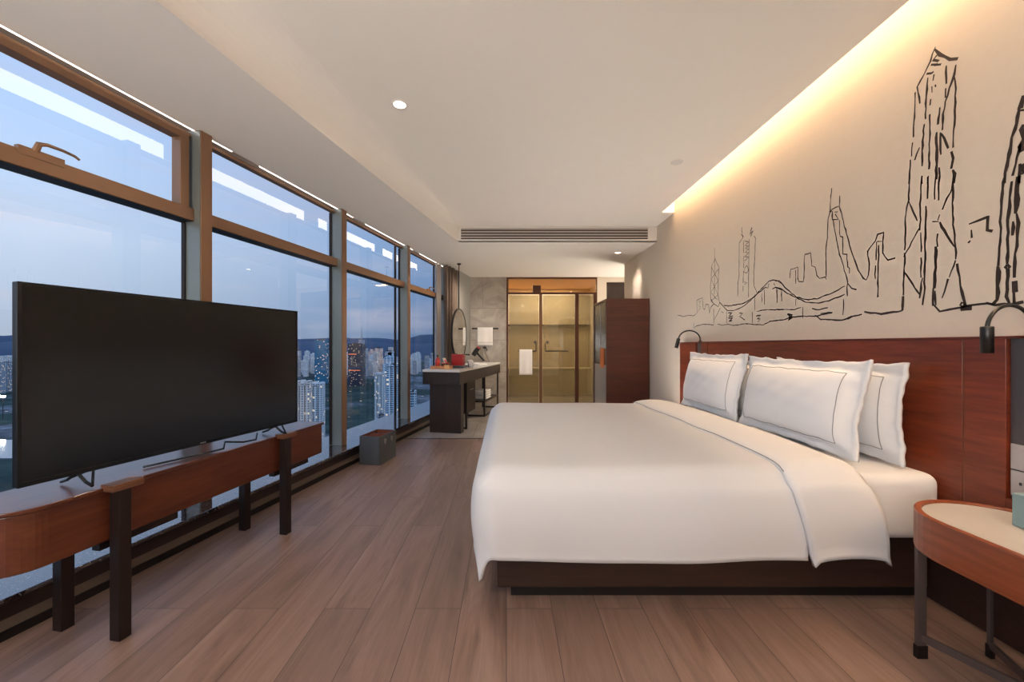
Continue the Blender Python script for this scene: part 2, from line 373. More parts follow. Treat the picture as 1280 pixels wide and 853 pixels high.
# ------------------------------------------------------------------ window wall
PITCH = 1.403; S0 = 2.45; FW = 0.075
fins = [S0+PITCH*k for k in range(-4, 4)]
tg = -0.30
for k, s in enumerate(fins):
    mb = MB(); wbox(mb, -0.085, 0.046, s+0.003, s+FW, 0.155, HL-0.001)
    f = mb.build('trim_%d' % (k+2), M_bronze, bevel=0.002)
    tag(f, 'bronze window mullion post number %d along the glass wall' % (k+1), 'mullion', kind='structure')
    mb = MB(); wbox(mb, -0.082, 0.040, s-0.001, s+0.003, 0.156, HL-0.002); mb.build('side_face', M_finside, f)
    mb = MB(); wbox(mb, -0.296, -0.27, s+0.29, s+0.31, 0.155, 2.52); mb.build('outer_post', M_darkmetal, f)
names = ['behind the viewer'] * 3 + ['behind the television', 'right of the television', 'above the grey bin', 'beside the curtain', 'behind the curtain']
for k in range(len(fins)-1):
    a = fins[k]+FW; b = fins[k+1]
    w = thing('window_%d' % (k+1), 'tall fixed window bay %s' % ['far behind the viewer', 'behind the viewer', 'beside the viewer', 'behind the television', 'right of the television', 'above the grey bin', 'beside the curtain'][k], 'window', kind='structure')
    mb = MB(); wbox(mb, -0.058, 0.0, a, b, 1.847, 1.92); mb.build('transom', M_bronze, w, bevel=0.002)
    mb = MB(); wbox(mb, -0.10, -0.004, a, b, 1.843, 1.8465); mb.build('transom_gasket', M_blacktrim, w)
    mb = MB(); wbox(mb, -0.068, -0.022, a, b, 2.352, 2.372); mb.build('head_frame', M_bronze, w)
    mb = MB(); wbox(mb, -0.085, -0.06, b-0.010, b-0.002, 0.16, 1.843); wbox(mb, -0.085, -0.06, b-0.010, b-0.002, 1.92, 2.35); mb.build('side_frame', M_darkmetal, w)
    if k == 3:
        mb = MB(); wbox(mb, -0.075, -0.01, b-0.075, b-0.022, 1.92, 2.352); wbox(mb, -0.075, -0.01, a, b-0.075, 2.318, 2.352); mb.build('sash_frame', M_bronze, w, bevel=0.003)
    if k in (3, 6):
        hs = 1.70 if k == 3 else (fins[6]+FW+0.75)
        if k == 3: hs = 1.765
        mb = MB(); wbox(mb, -0.02, 0.006, hs-0.075, hs+0.075, 1.90, 1.935)
        M = MW
        pts = [M @ Vector((0.0, hs-0.02, 1.93)), M @ Vector((0.012, hs-0.015, 1.962)), M @ Vector((0.025, hs+0.005, 1.966)), M @ Vector((0.036, hs+0.05, 1.962)), M @ Vector((0.04, hs+0.09, 1.955)), M @ Vector((0.044, hs+0.105, 1.944))]
        mb.tube(pts, [0.013, 0.012, 0.008, 0.0065, 0.006, 0.005], 8)
        mb.build('handle', M_bronze, w, smooth=False)
    mb = MB(); wbox(mb, tg-0.004, tg+0.004, a-0.075+0.30, b+0.30+(0.30 if k == 6 else 0), 0.15, 2.52)
    mb.build('pane', M_winglass, w)
# sill and plinth
mb = MB(); wbox(mb, -0.34, 0.184, -2.9, 7.07, 0.135, 0.155)
o = mb.build('window_sill', M_granite, bevel=0.004); tag(o, 'dark polished stone sill along the window wall', 'sill', kind='structure')
mb = MB(); wbox(mb, 0.06, 0.188, -2.9, 7.07, 0.080, 0.1345)
tag(mb.build('trim_20', plain('sill_edge', srgb(34, 24, 22), 0.4)), 'dark edge strip below the stone sill', 'trim', kind='structure')
mb = MB(); wbox(mb, 0.06, 0.182, -2.9, 7.07, 0.036, 0.080)
o = mb.build('baseboard_left', M_beigetrim); tag(o, 'beige strip under the stone sill', 'baseboard', kind='structure')
mb = MB(); wbox(mb, 0.06, 0.186, -2.9, 7.07, 0.0, 0.036)
o = mb.build('baseboard_left_black', M_blacktrim); tag(o, 'black plinth strip at the floor under the sill', 'baseboard', kind='structure')
mb = MB(); wbox(mb, -0.34, 0.06, -2.9, 7.98, -0.3, 0.134)
o = mb.build('wall_left', M_blacktrim); tag(o, 'low upstand below the window sill', 'wall', kind='structure')
# light strip in the pocket over the windows
M_pocket = emit('pocket_strip_light', (1.0, 0.86, 0.78, 1), 5.5)
mb = MB()
for k in range(len(fins)-1):
    wbox(mb, -0.016, -0.0105, fins[k]+0.50, fins[k+1]+0.27, HL+0.0015, HL+0.105)
o = mb.build('strip_light', M_pocket); tag(o, 'linear strip light hidden in the pocket above the window head', 'strip light')
# cove light
M_cove = emit('cove_strip_light', (1.0, 0.67, 0.40, 1), 46)
mb = MB(); mb.box(1.775, 1.862, Yb+0.15, Y1-0.04, 2.905, 2.915)
o = mb.build('strip_light', M_cove); tag(o, 'warm linear strip light in the ceiling slot above the headboard wall', 'strip light')

# ------------------------------------------------------------------ air grille
g = thing('air_grille', 'long white air conditioning grille in the ceiling step', 'vent', (0, Y2, 0))
x0, x1 = -0.586, 1.855
mb = MB(); mb.box(x0, x1, -0.012, 0, 2.555, 2.574); mb.box(x0, x1, -0.012, 0, 2.396, 2.418); mb.box(x0, x0+0.022, -0.012, 0, 2.418, 2.555); mb.box(x1-0.10, x1, -0.012, 0, 2.418, 2.555)
mb.build('frame', M_white, g)
mb = MB(); mb.box(x0+0.02, x1-0.09, -0.004, -0.001, 2.415, 2.558); mb.build('backing', M_blacktrim, g)
mb = MB()
for i in range(4):
    h = 2.433+i*0.034
    mb.box(x0+0.022, x1-0.10, -0.012, -0.005, h, h+0.018)
mb.build('slats', plain('slat_grey', srgb(176, 166, 156), 0.5), g)

# ------------------------------------------------------------------ ceiling spots and added fill lights
def downlight(x, y, h, on, label):
    o = thing('recessed_downlight', label, 'ceiling light', (x, y, h))
    mb = MB(); mb.lathe([(0.036, -0.001), (0.045, -0.006), (0.05, -0.001), (0.05, 0.0), (0.036, 0.0)], 28); mb.build('trim_ring', M_white, o, smooth=True)
    mb = MB(); mb.lathe([(0, -0.002), (0.036, -0.001)], 24); mb.build('lens', M_lampbulb if on else M_dimbulb, o)
    return o
downlight(-0.656, 2.458, HM, True, 'lit round downlight in the ceiling above the foot of the bed')
downlight(1.376, 3.23, HM, False, 'unlit round downlight in the ceiling near the bright cove')
downlight(1.55, 5.56, HL, True, 'small lit downlight in the low ceiling above the wardrobe')

def spot(name, loc, target, energy, size=1.2, blend=0.8, col=(1, 0.78, 0.55), radius=0.04):
    l = bpy.data.lights.new(name, 'SPOT'); l.energy = energy; l.spot_size = size; l.spot_blend = blend; l.color = col; l.shadow_soft_size = radius
    o = bpy.data.objects.new(name, l); COL.objects.link(o); o.location = loc
    o.rotation_euler = (Vector(target)-Vector(loc)).to_track_quat('-Z', 'Y').to_euler(); return o
def area(name, loc, target, energy, sx, sy, col=(1, 0.85, 0.7)):
    l = bpy.data.lights.new(name, 'AREA'); l.shape = 'RECTANGLE'; l.size = sx; l.size_y = sy; l.energy = energy; l.color = col
    o = bpy.data.objects.new(name, l); COL.objects.link(o); o.location = loc
    o.rotation_euler = (Vector(target)-Vector(loc)).to_track_quat('-Z', 'Y').to_euler(); return o
WARM = (1, 0.86, 0.72)
area('fill_uplight_rear', (-1.45, -1.8, 1.2), (-1.3, -1.35, 2.2), 170, 2.0, 1.4, (1, 0.95, 0.90))  # unseen area light added behind the camera to lift the ceiling
area('fill_hall', (2.75, 6.95, 1.2), (0.9, 6.4, 2.1), 34, 0.6, 0.9, (1, 0.90, 0.78))  # added fill round the hall corner, brightens the low ceiling
for x_ in (0.7, 1.45): spot('fill_spot_behind_bed', (x_, 4.1, 0.10), (x_-0.15, 3.9, 2.5), 46, 2.5, 1.0, (1, 0.92, 0.84), 0.035)  # unseen fill spots added on the floor to even out the ceiling
spot('spot_main', (-0.656, 2.458, HM-0.02), (-0.656, 2.458, 0), 26, 2.7, 1.0, WARM)
spot('spot_wall', (1.55, 5.56, HL-0.02), (1.87, 5.72, 1.9), 18, 1.0, 0.9, WARM, 0.03)
spot('fill_spot_bed', (0.6, 0.4, HM-0.02), (0.6, 0.9, 0), 14, 2.7, 1.0, (1, 0.86, 0.72))  # added ceiling spot without a fitting, lights the bed
spot('fill_spot_rear', (-0.6, -0.9, HM-0.02), (-0.6, -0.9, 0), 20, 2.7, 1.0, (1, 0.86, 0.72))  # added ceiling spot behind the camera, general fill
spot('spot_vanity', (-0.5, 6.6, HL-0.02), (-0.5, 6.6, 0), 60, 2.6, 1.0, (1, 0.86, 0.72), 0.06)
spot('spot_lobby', (0.5, 6.4, HL-0.02), (0.5, 6.4, 0), 60, 2.6, 1.0, (1, 0.84, 0.68), 0.06)

# ------------------------------------------------------------------ mural
S = {'A': (840, 270, 5.686), 'B': (970, 220, 4.2625), 'C': (1060, 220, 4.264), 'D': (1060, 40, 4.49)}
ST = []
def st(c, w, *pts, dash=0): ST.append((c, w, pts, dash))
A, B, C_, D_ = 'A', 'B', 'C', 'D'
st(A, .8, (303, 230), (304, 305), (306, 335), (302, 560), dash=0)
st(A, .9, (308, 305), (283, 360), (280, 440), (275, 500), (276, 590), (290, 620))
st(A, .9, (308, 305), (335, 368), (330, 460), (328, 560), (340, 620), (330, 645), (300, 625), (278, 590))
st(A, .7, (283, 368), (330, 460), (278, 545), (325, 600)); st(A, .7, (333, 375), (280, 450), (328, 560), (276, 610))
st(A, .9, (40, 708), (60, 710), (80, 716), (120, 706), (155, 712), (180, 690), (178, 600), (218, 582), (222, 655), (235, 665), (242, 630), (262, 632), (268, 695), (278, 650), (300, 625))
st(A, .7, (190, 610), (205, 605), (192, 640), (205, 650), (185, 680))
st(A, .9, (155, 755), (158, 795), (175, 782), (230, 770), (300, 775)); st(A, 1, (325, 770), (360, 776), (400, 772), (440, 778), (480, 775), (520, 768), (560, 770), (650, 775), (700, 750), (796, 738))
st(A, .8, (298, 655), (298, 770)); st(A, .8, (390, 680), (390, 765)); st(A, .9, (572, 685), (572, 768)); st(A, .8, (345, 655), (305, 735))
st(A, 1.1, (370, 635), (400, 640), (450, 635), (520, 618), (580, 580), (640, 515), (690, 465), (720, 456), (750, 458), (796, 492))
st(A, 1, (340, 615), (395, 675), (440, 672), (500, 650), (560, 600), (620, 545), (665, 510), (685, 512), (690, 480))
st(A, 1, (715, 520), (740, 508), (796, 530)); st(A, .8, (725, 480), (732, 495))
for p in (((658, 525), (658, 630)), ((640, 550), (640, 615)), ((747, 510), (747, 618)), ((780, 525), (782, 605))): st(A, .8, *p)
st(A, .9, (605, 680), (660, 668), (796, 668)); st(A, .8, (350, 680), (368, 690))
st(A, 1.4, (400, 690), (430, 690), (405, 715), (435, 712)); st(A, 1.4, (402, 728), (435, 724), (405, 750), (430, 745)); st(A, 1.1, (480, 690), (505, 692), (482, 715), (520, 742)); st(A, 1.3, (600, 712), (632, 705), (608, 730), (628, 733), (612, 755))
st(A, .8, (498, 80), (500, 125)); st(A, 1.6, (494, 128), (508, 150), (500, 165)); st(A, .9, (500, 165), (480, 190), (478, 430), (470, 480), (468, 575))
st(A, 2.0, (570, 82), (556, 128), (576, 108), (562, 146)); st(A, .9, (585, 145), (595, 160), (590, 300), (583, 400), (585, 500), (605, 545)); st(A, .8, (590, 560), (590, 672))
st(A, .8, (510, 175), (512, 330), (506, 540), dash=1); st(A, .8, (550, 165), (548, 300), (545, 580))
st(A, .8, (515, 180), (550, 182), (520, 215), (550, 212), (518, 235), (550, 237), (518, 260), (550, 262), (517, 290), (548, 292), (515, 320), (532, 312))
st(A, .8, (520, 370), (535, 350), (545, 385), (530, 410), (512, 395), (520, 370)); st(A, .8, (515, 470), (535, 478), (515, 490))
st(B, 1.1, (-5, 560), (20, 560), (60, 605), (110, 645), (160, 660), (220, 655), (300, 625), (370, 588))
st(B, 1.1, (-5, 592), (30, 602), (60, 625), (120, 655), (160, 672), (230, 680), (300, 660), (370, 630))
for p in (((8, 605), (8, 675)), ((30, 615), (32, 668)), ((107, 655), (107, 695))): st(B, .8, *p)
st(B, .9, (0, 712), (100, 712), (135, 700)); st(B, .9, (145, 700), (143, 760))
st(B, 1.1, (0, 770), (40, 768), (70, 755), (120, 750), (210, 748), (300, 730)); st(B, 2, (62, 738), (88, 742), (66, 768), (88, 756), (70, 748))
st(B, 1.1, (195, 708), (230, 715), (278, 702)); st(B, 1.2, (210, 742), (240, 765), (300, 768), (355, 770), (400, 752), (460, 738)); st(B, .9, (362, 658), (358, 740)); st(B, .9, (240, 732), (302, 728))
st(B, .9, (75, 545), (80, 498), (108, 492), (117, 485), (118, 545), (125, 563), (148, 565), (150, 540), (153, 430), (155, 420), (185, 410), (192, 480), (210, 485), (218, 530), (235, 548), (265, 540), (270, 555))
st(B, .8, (107, 500), (107, 575), dash=1)
st(B, 1, (297, 65), (292, 150), (290, 190), (278, 230), (275, 330), (267, 400), (270, 540))
st(B, 1, (343, 105), (338, 160), (300, 178), (290, 190)); st(B, 1.1, (340, 160), (355, 220), (372, 290), (400, 390), (440, 500), (465, 545), (485, 553), (495, 530), (497, 470), (490, 400), (530, 345), (545, 310), (575, 302), (573, 350), (570, 410), (600, 450), (637, 437))
st(B, 1.6, (284, 190), (300, 188)); st(B, 1.3, (302, 190), (303, 232), (335, 232), (318, 205), (330, 190), (316, 192))
st(B, 1, (308, 235), (320, 320), (335, 400), (360, 480), (385, 570), (380, 590), (382, 640)); st(B, 1.3, (385, 572), (405, 600), (430, 606))
st(B, .9, (340, 235), (342, 320), dash=1); st(B, 1, (342, 320), (358, 325), (357, 415), (380, 420), (383, 485), (394, 490), (393, 520), dash=0)
st(B, .9, (538, 350), (530, 550), dash=1); st(B, 1.2, (550, 370), (547, 500), (545, 645), (551, 640)); st(B, .8, (540, 350), (570, 348))
st(C_, 1, (333, 0), (325, 130), (310, 200), (305, 395)); st(C_, 1.2, (305, 410), (300, 520), (295, 640)); st(C_, 1.8, (295, 640), (292, 715), (285, 718)); st(C_, 1.4, (292, 718), (240, 728), (180, 735), (120, 732), (90, 725)); st(C_, 1.3, (75, 738), (30, 748), (0, 762))
st(C_, 1, (395, 0), (388, 150), (387, 290)); st(C_, 1, (392, 300), (392, 545), dash=1); st(C_, 1, (432, 0), (425, 125)); st(C_, 1.3, (417, 160), (413, 470), (410, 540), (410, 625), (400, 690)); st(C_, 1.3, (400, 545), (390, 600), (386, 650))
st(C_, 1, (325, 130), (370, 240)); st(C_, 1, (387, 270), (300, 430)); st(C_, 1.2, (303, 510), (388, 640))
st(C_, 1.1, (470, 0), (463, 155), dash=1); st(C_, 1, (488, 0), (487, 130)); st(C_, 1.1, (478, 310), (478, 380)); st(C_, 2, (467, 375), (472, 430), (467, 520), (462, 600)); st(C_, 1.3, (458, 600), (455, 690), (470, 690), (466, 610))
st(C_, 1.3, (462, 690), (490, 722), (540, 715), (600, 705), (650, 690), (690, 685), (740, 680), (745, 672)); st(C_, 3.4, (600, 705), (660, 703)); st(C_, 1.4, (612, 675), (602, 688), (616, 698), (622, 680), (612, 675))
st(C_, 1.3, (568, 0), (560, 60), (563, 260), (575, 375), (578, 445)); st(C_, 1.6, (584, 470), (595, 540), (600, 590), (620, 650), (628, 695), dash=0)
st(C_, 1, (560, 60), (480, 235), dash=1); st(C_, 1.3, (490, 245), (530, 320), (570, 378)); st(C_, 1.1, (578, 450), (540, 540), dash=1); st(C_, 1.3, (535, 550), (505, 650)); st(C_, 1, (452, 244), (488, 244), dash=2)
st(C_, 1.5, (650, 255), (700, 235), (747, 220), (750, 212)); st(C_, 1.6, (747, 215), (748, 290), (775, 293)); st(C_, 1.2, (662, 285), (660, 330)); st(C_, 1.3, (655, 345), (642, 358))
st(C_, 1.4, (838, 0), (820, 130), (815, 240), (815, 320), (810, 420), (802, 480)); st(C_, 2.1, (802, 480), (800, 660), (770, 687))
st(C_, 1.5, (875, 30), (865, 120), (858, 200), (852, 470)); st(C_, 1.9, (852, 500), (850, 640), (865, 685)); st(C_, 2.3, (915, 0), (905, 60), (898, 200)); st(C_, 1.5, (898, 200), (910, 250), (908, 330), (895, 420), (888, 540)); st(C_, 4.6, (890, 560), (896, 620)); st(C_, 2, (890, 620), (885, 680)); st(C_, 1.5, (885, 240), (882, 320)); st(C_, 1.4, (852, 475), (862, 488), (850, 500), (842, 487), (852, 475))
st(C_, 2.0, (740, 675), (790, 687), (830, 684), (870, 688), (938, 672))
st(D_, 1.2, (492, 85), (450, 200), (390, 310), (395, 340), (408, 400)); st(D_, 1.8, (492, 98), (520, 128), (575, 155), (618, 152))
st(D_, 1.6, (505, 130), (480, 155), (515, 160), (490, 185), (525, 182)); st(D_, 1.6, (465, 188), (505, 182)); st(D_, 1.5, (445, 235), (470, 232), (485, 222))
st(D_, 1.1, (380, 340), (375, 450), (368, 590)); st(D_, 1.1, (362, 620), (357, 700)); st(D_, 1.2, (350, 720), (347, 853))
st(D_, 1.3, (452, 255), (440, 400), (437, 490)); st(D_, 1.3, (430, 520), (420, 640), (418, 755)); st(D_, 1.1, (415, 810), (415, 853)); st(D_, 1.3, (485, 235), (478, 275)); st(D_, 1.1, (475, 305), (473, 340)); st(D_, 1.2, (462, 460), (458, 770)); st(D_, 1.1, (452, 810), (452, 853)); st(D_, 1.6, (490, 296), (498, 306))
st(D_, 1.1, (467, 375), (464, 440), dash=2)
st(D_, 1.4, (555, 190), (555, 290)); st(D_, 1.2, (548, 320), (548, 370)); st(D_, 1.3, (610, 185), (600, 240), (570, 320), (550, 390), (535, 460), (532, 550))
st(D_, 1.2, (600, 240), (610, 320), (603, 400), (600, 520), (592, 650)); st(D_, 1.3, (518, 425), (507, 520)); st(D_, 1.6, (500, 560), (497, 830)); st(D_, 1.1, (522, 560), (522, 690)); st(D_, 1.6, (527, 570), (565, 655)); st(D_, 1.5, (580, 670), (590, 710), (585, 765)); st(D_, 1.9, (592, 770), (600, 800), (597, 853)); st(D_, 1.1, (515, 760), (515, 853))
st(D_, 1.1, (405, 650), (375, 720), dash=1)
st(D_, 2.6, (990, 355), (968, 430)); st(D_, 1.8, (968, 430), (935, 550), (905, 680), (885, 790), (880, 853)); st(D_, 1.5, (970, 440), (992, 440)); st(D_, 1.4, (972, 630), (945, 740), (925, 810)); st(D_, 2.6, (990, 520), (978, 545), (992, 600), (972, 640), (978, 670)); st(D_, 1.5, (968, 740), (960, 853)); st(D_, 1.8, (985, 740), (992, 790), (975, 800))
rnd = random.Random(3)
mb = MB()
def wallpt(x, y):
    Z = XR*FPX/(x-CX); return Vector((0, Z, CAMH+(CY-y)*Z/FPX))
XM = XR-0.002
for crop, w, pts, dash in ST:
    ox, oy, sc_ = S[crop]
    P = [wallpt(ox+u/sc_, oy+v/sc_) for u, v in pts]
    # resample
    Q = [P[0]]
    for a_, b_ in zip(P, P[1:]):
        n_ = max(1, int((b_-a_).length/0.022))
        for i in range(1, n_+1): Q.append(a_.lerp(b_, i/n_))
    Q = [q+Vector((0, rnd.uniform(-1, 1), rnd.uniform(-1, 1)))*0.0022 for q in Q]
    base = 0.0031*w
    runs = [Q]
    if dash:
        runs = []; i = 0
        L = 4 if dash == 1 else 1
        while i < len(Q)-1:
            runs.append(Q[i:i+L+1]); i += L+(1 if dash == 1 else 2)
    for R in runs:
        if len(R) < 2: continue
        prev = None
        for i, q in enumerate(R):
            d = (R[min(i+1, len(R)-1)]-R[max(i-1, 0)])
            if d.length < 1e-6: d = Vector((0, 0, 1))
            d.normalize(); nn = Vector((0, -d.z, d.y))
            ww = base*rnd.uniform(0.7, 1.4)
            if i in (0, len(R)-1): ww *= 0.8
            a_ = q+nn*ww; b_ = q-nn*ww
            va = mb.bm.verts.new((XM, a_.y, a_.z)); vb = mb.bm.verts.new((XM, b_.y, b_.z))
            if prev: mb.bm.faces.new([prev[0], va, vb, prev[1]])
            prev = (va, vb)
o = mb.build('wall_mural', plain('mural_ink', srgb(40, 26, 20), 0.7), solid=0.0, recalc=False)
tag(o, 'black ink line drawing of a city skyline with bridge on the wall above the headboard', 'mural')

# ------------------------------------------------------------------ headboard
XH = 1.82
hb = thing('headboard', 'wide red-brown wood headboard panelling fixed to the wall behind the bed', 'headboard', (XH, 2.6, 0))
def hbox(m, x0, x1, y0, y1, z0, z1): return m.box(x0-XH, x1-XH, y0-2.6, y1-2.6, z0, z1)
mb = MB(); hbox(mb, XH, XR-0.002, 1.597, 3.603, 0.30, 1.125); mb.build('centre_panel', M_head, hb, bevel=0.002)
mb = MB(); hbox(mb, XH-0.004, XR-0.002, 1.455, 1.588, 0.30, 1.125); hbox(mb, XH-0.004, XR-0.002, 1.01, 1.27, 0.30, 1.125); hbox(mb, XH-0.004, XR-0.002, 1.27, 1.455, 0.30, 0.545)
mb.build('side_panel', M_head, hb, bevel=0.002)
mb = MB(); hbox(mb, XH-0.004, XR-0.002, 3.612, 3.73, 0.30, 1.125); hbox(mb, XH-0.004, XR-0.002, 3.84, 4.19, 0.30, 1.125); hbox(mb, XH-0.004, XR-0.002, 3.73, 3.84, 0.30, 0.545)
mb.build('side_panel', M_head, hb, bevel=0.002)
mb = MB(); hbox(mb, XH+0.012, XR-0.002, 1.01, 1.40, 1.126, 1.133); hbox(mb, XH-0.006, XR-0.002, 1.42, 4.19, 1.126, 1.134)
mb.build('top_trim', wood('headboard_edge', srgb(70, 26, 15), srgb(92, 36, 21), srgb(112, 50, 30), 'Y', 0.4), hb)
M_joint = plain('joint_bronze', srgb(120, 74, 50), 0.3, 0.6)
for y0 in (1.588, 3.603):
    mb = MB(); hbox(mb, XH+0.002, XR-0.002, y0, y0+0.009, 0.3, 1.125); mb.build('joint_strip', M_joint, hb)
for y0, y1, nm in ((1.272, 1.453, 'near'), (3.732, 3.838, 'far')):
    mb = MB(); hbox(mb, XH+0.012, XR-0.002, y0, y1, 0.547, 1.124); p = mb.build('control_panel', M_greypanel, hb)
    mb = MB(); hbox(mb, XH+0.006, XH+0.012, y0+0.004, y1-0.004, 0.655, 0.745); mb.build('switch_plate', M_silver, p, bevel=0.001)
    mb = MB(); hbox(mb, XH+0.006, XH+0.012, y0+0.004, y1-0.004, 0.56, 0.65); q = mb.build('socket_plate', M_silver, p, bevel=0.001)
    for (dy, dz) in ((0.03, 0.0), (0.055, 0.012), (0.055, -0.012), (0.09, 0.0), (0.11, 0.012), (0.11, -0.012)):
        if y0+dy+0.006 < y1: mb = MB(); hbox(mb, XH+0.004, XH+0.007, y1-dy-0.006, y1-dy, 0.602+dz, 0.612+dz); mb.build('socket_hole', M_black, q)
mb = MB(); hbox(mb, XH+0.02, XR-0.002, 1.01, 4.19, 0.0, 0.298); mb.build('lower_panel', M_basewood, hb)

# gooseneck reading lamps
def reading_lamp(y, label, lean):
    o = thing('reading_lamp', label, 'lamp', (XH-0.004, y, 1.0))
    hx = -0.14 if lean == 0 else -0.185
    mb = MB(); mb.lathe([(0, 0.120), (0.016, 0.120), (0.016, 0.140), (0.010, 0.146), (0, 0.146)], 16, Matrix.Translation((0.020, 0, 0.0))); mb.build('mount', M_black, o, smooth=False)
    pts = []
    for i in range(19):
        a = PI*i/18
        pts.append(((0.020+hx)/2+(0.020-hx)/2*math.cos(a), 0, 0.155+0.085*math.sin(a)))
    pts = [(0.020, 0, 0.14)] + pts
    mb = MB(); mb.tube(pts, 0.0062, 10); mb.build('gooseneck', M_black, o, smooth=True)
    R = Matrix.Translation((hx, 0, 0.163)) @ Matrix.Rotation(lean, 4, 'Y')
    mb = MB(); mb.lathe([(0, 0.003), (0.0155, 0.003), (0.017, 0), (0.017, -0.090), (0.0145, -0.090), (0.0145, -0.082), (0, -0.082)], 24, R); h = mb.build('lamp_head', M_black, o, smooth=True, bevel=0)
    mb = MB(); mb.lathe([(0, -0.0835), (0.0135, -0.0835)], 20, R); mb.build('bulb', M_lampbulb, h)
    tip = R @ Vector((0, 0, -0.10)); dn = R @ Vector((0, 0, -1))
    spot('spot_reading', Vector((XH-0.004, y, 1.0))+tip, Vector((XH-0.004, y, 1.0))+dn, 1.6, 1.3, 0.6, (1, 0.75, 0.5), 0.015)
    return o
reading_lamp(1.395, 'black gooseneck reading lamp above the round-ended bedside table', 0.0)
reading_lamp(3.79, 'black gooseneck reading lamp at the far end of the headboard', 0.25)

# ------------------------------------------------------------------ bed
BX0, BX1, BY0, BY1 = -0.10, 1.815, 1.66, 3.60
bed = thing('bed', 'king size bed with white mattress on a dark wooden base', 'bed', (0.85, 2.63, 0))
def bb(m, x0, x1, y0, y1, z0, z1): return m.box(x0-0.85, x1-0.85, y0-2.63, y1-2.63, z0, z1)
mb = MB(); bb(mb, 0.02, 1.80, 1.76, 3.50, 0, 0.06); mb.build('plinth', M_blacktrim, bed)
mb = MB(); bb(mb, -0.04, 1.81, 1.715, 3.545, 0.06, 0.285); mb.build('base', M_basewood, bed, bevel=0.008)
mb = MB(); bb(mb, BX0, BX1, BY0, BY1, 0.285, 0.56); m_ = mb.build('mattress', M_linen, bed, bevel=0.0)
bv = m_.modifiers.new('bv', 'BEVEL'); bv.width = 0.045; bv.segments = 6
for p in m_.data.polygons: p.use_smooth = True

def noise2(x, y):
    return (math.sin(3.1*x+1.7*y+0.6)+0.6*math.sin(5.3*x-2.9*y+1.9)+0.4*math.sin(-2.2*x+7.7*y+0.3)+0.3*math.sin(9.1*x+6.1*y+2.2))/2.3
def drape(x0, x1, y0, y1, top, r, foot, near, far, X0, X1, puff, dropc=1.0, n=(70, 110), seed=0.0):
    """sheet lying on the box [x0..]x[y0..y1]; foot/near/far give how far it hangs"""
    A0 = x0-foot; B0 = y0-near; B1 = y1+far
    def bend(d, r):   # d overhang length -> (outward, down)
        L = r*PI/2
        if d <= 0: return 0, 0
        if d < L: a = d/r; return r*math.sin(a), r*(1-math.cos(a))
        return r+(d-L)*0.05, r+(d-L)
    def fn(u, v):
        a = A0+(X1-A0)*u; b = B0+(B1-B0)*v
        ix0 = x0+r; iy0 = y0+r; iy1 = y1-r
        da = max(0, ix0-a) if foot > 0 else 0
        db = max(0, iy0-b) if b < iy0 else max(0, b-iy1)
        sgn = -1 if b < iy0 else 1
        d = (da**3+db**3)**(1/3) if (da > 0 and db > 0) else max(da, db)
        out, down = bend(d, r)
        if da+db > 0:
            L = math.hypot(da, db); ox = -da/L*out; oy = sgn*db/L*out
        else: ox = oy = 0
        X = max(a, ix0)+ox if foot > 0 else a+ox
        Y = min(max(b, iy0), iy1)+oy
        Z = top-down
        # puffiness
        e = min(1, max(0, (1-down/0.35)))
        cy = (b-y0)/(y1-y0)
        crown = max(0, 1-((cy-0.5)*2)**4)
        Z += puff*(0.7*crown+0.30*noise2(a*1.1+seed, b*1.1))*e
        if down > 0.05:
            k = min(1, (down-0.05)/0.25)
            w = noise2(a*1.6+seed, b*1.6)*0.012*k
            bul = 0.022*math.sin(min(1, down/0.33)*PI)
            if da+db > 0:
                X += -da/L*(w+bul); Y += sgn*db/L*(w+bul)
            Z += 0.010*noise2(a*1.2+2, b*0.9)*k
        return (X, Y, Z)
    return fn
mb = MB(); mb.grid(drape(-0.13, 0, 1.625, 3.65, 0.582, 0.10, 0.30, 0.312, 0.31, 0, 1.22, 0.030), 90, 150)
dv = mb.build('duvet', M_linen2, smooth=True, solid=0.03, sub=0)
tag(dv, 'thick white duvet spread over the bed and hanging down its sides', 'duvet')
for v in dv.data.vertices:
    v.co.x = v.co.x
# turned-down cuff: a second folded layer
mb = MB(); fnc = drape(-9, 0, 1.605, 3.67, 0.612, 0.10, 0, 0.325, 0.32, 0, 1, 0.030)
def cuff(u, v):
    sk = 0.0
    bpos = 1.605-0.325+(3.67+0.32-1.605+0.325)*v
    k = max(0, (1.62-bpos)/0.33)
    xl = 1.13+0.10*k+0.015*noise2(0.4, bpos*2); xr = 1.47+0.07*k+0.01*noise2(3.4, bpos*2)
    X = xl+(xr-xl)*u
    p = fnc_at(X, v)
    edge = math.sin(PI*min(1, max(0, u)))**0.35 if 0 < u < 1 else 0
    return (p[0], p[1], p[2]-0.035*(1-edge)*(1 if u < 0.5 else 1.0))
def fnc_at(X, v):
    # evaluate the drape at absolute X: param range A0=-9.. X1=1 ; foot 0 so u->a linear
    u = (X+9)/(1+9); return fnc(u, v)
mb.grid(cuff, 16, 150)
cf = mb.build('folded_cuff', M_linen2, dv, smooth=True, solid=0.022)
# piping line near the fold
mb = MB()
pts = []
for i in range(60):
    v = 0.135+0.74*i/59; p = Vector(cuff(0.03, v)); pts.append(p+Vector((-0.006, 0, 0.0)))
mb.tube(pts, 0.0018, 5); mb.build('piping', M_thread, dv)

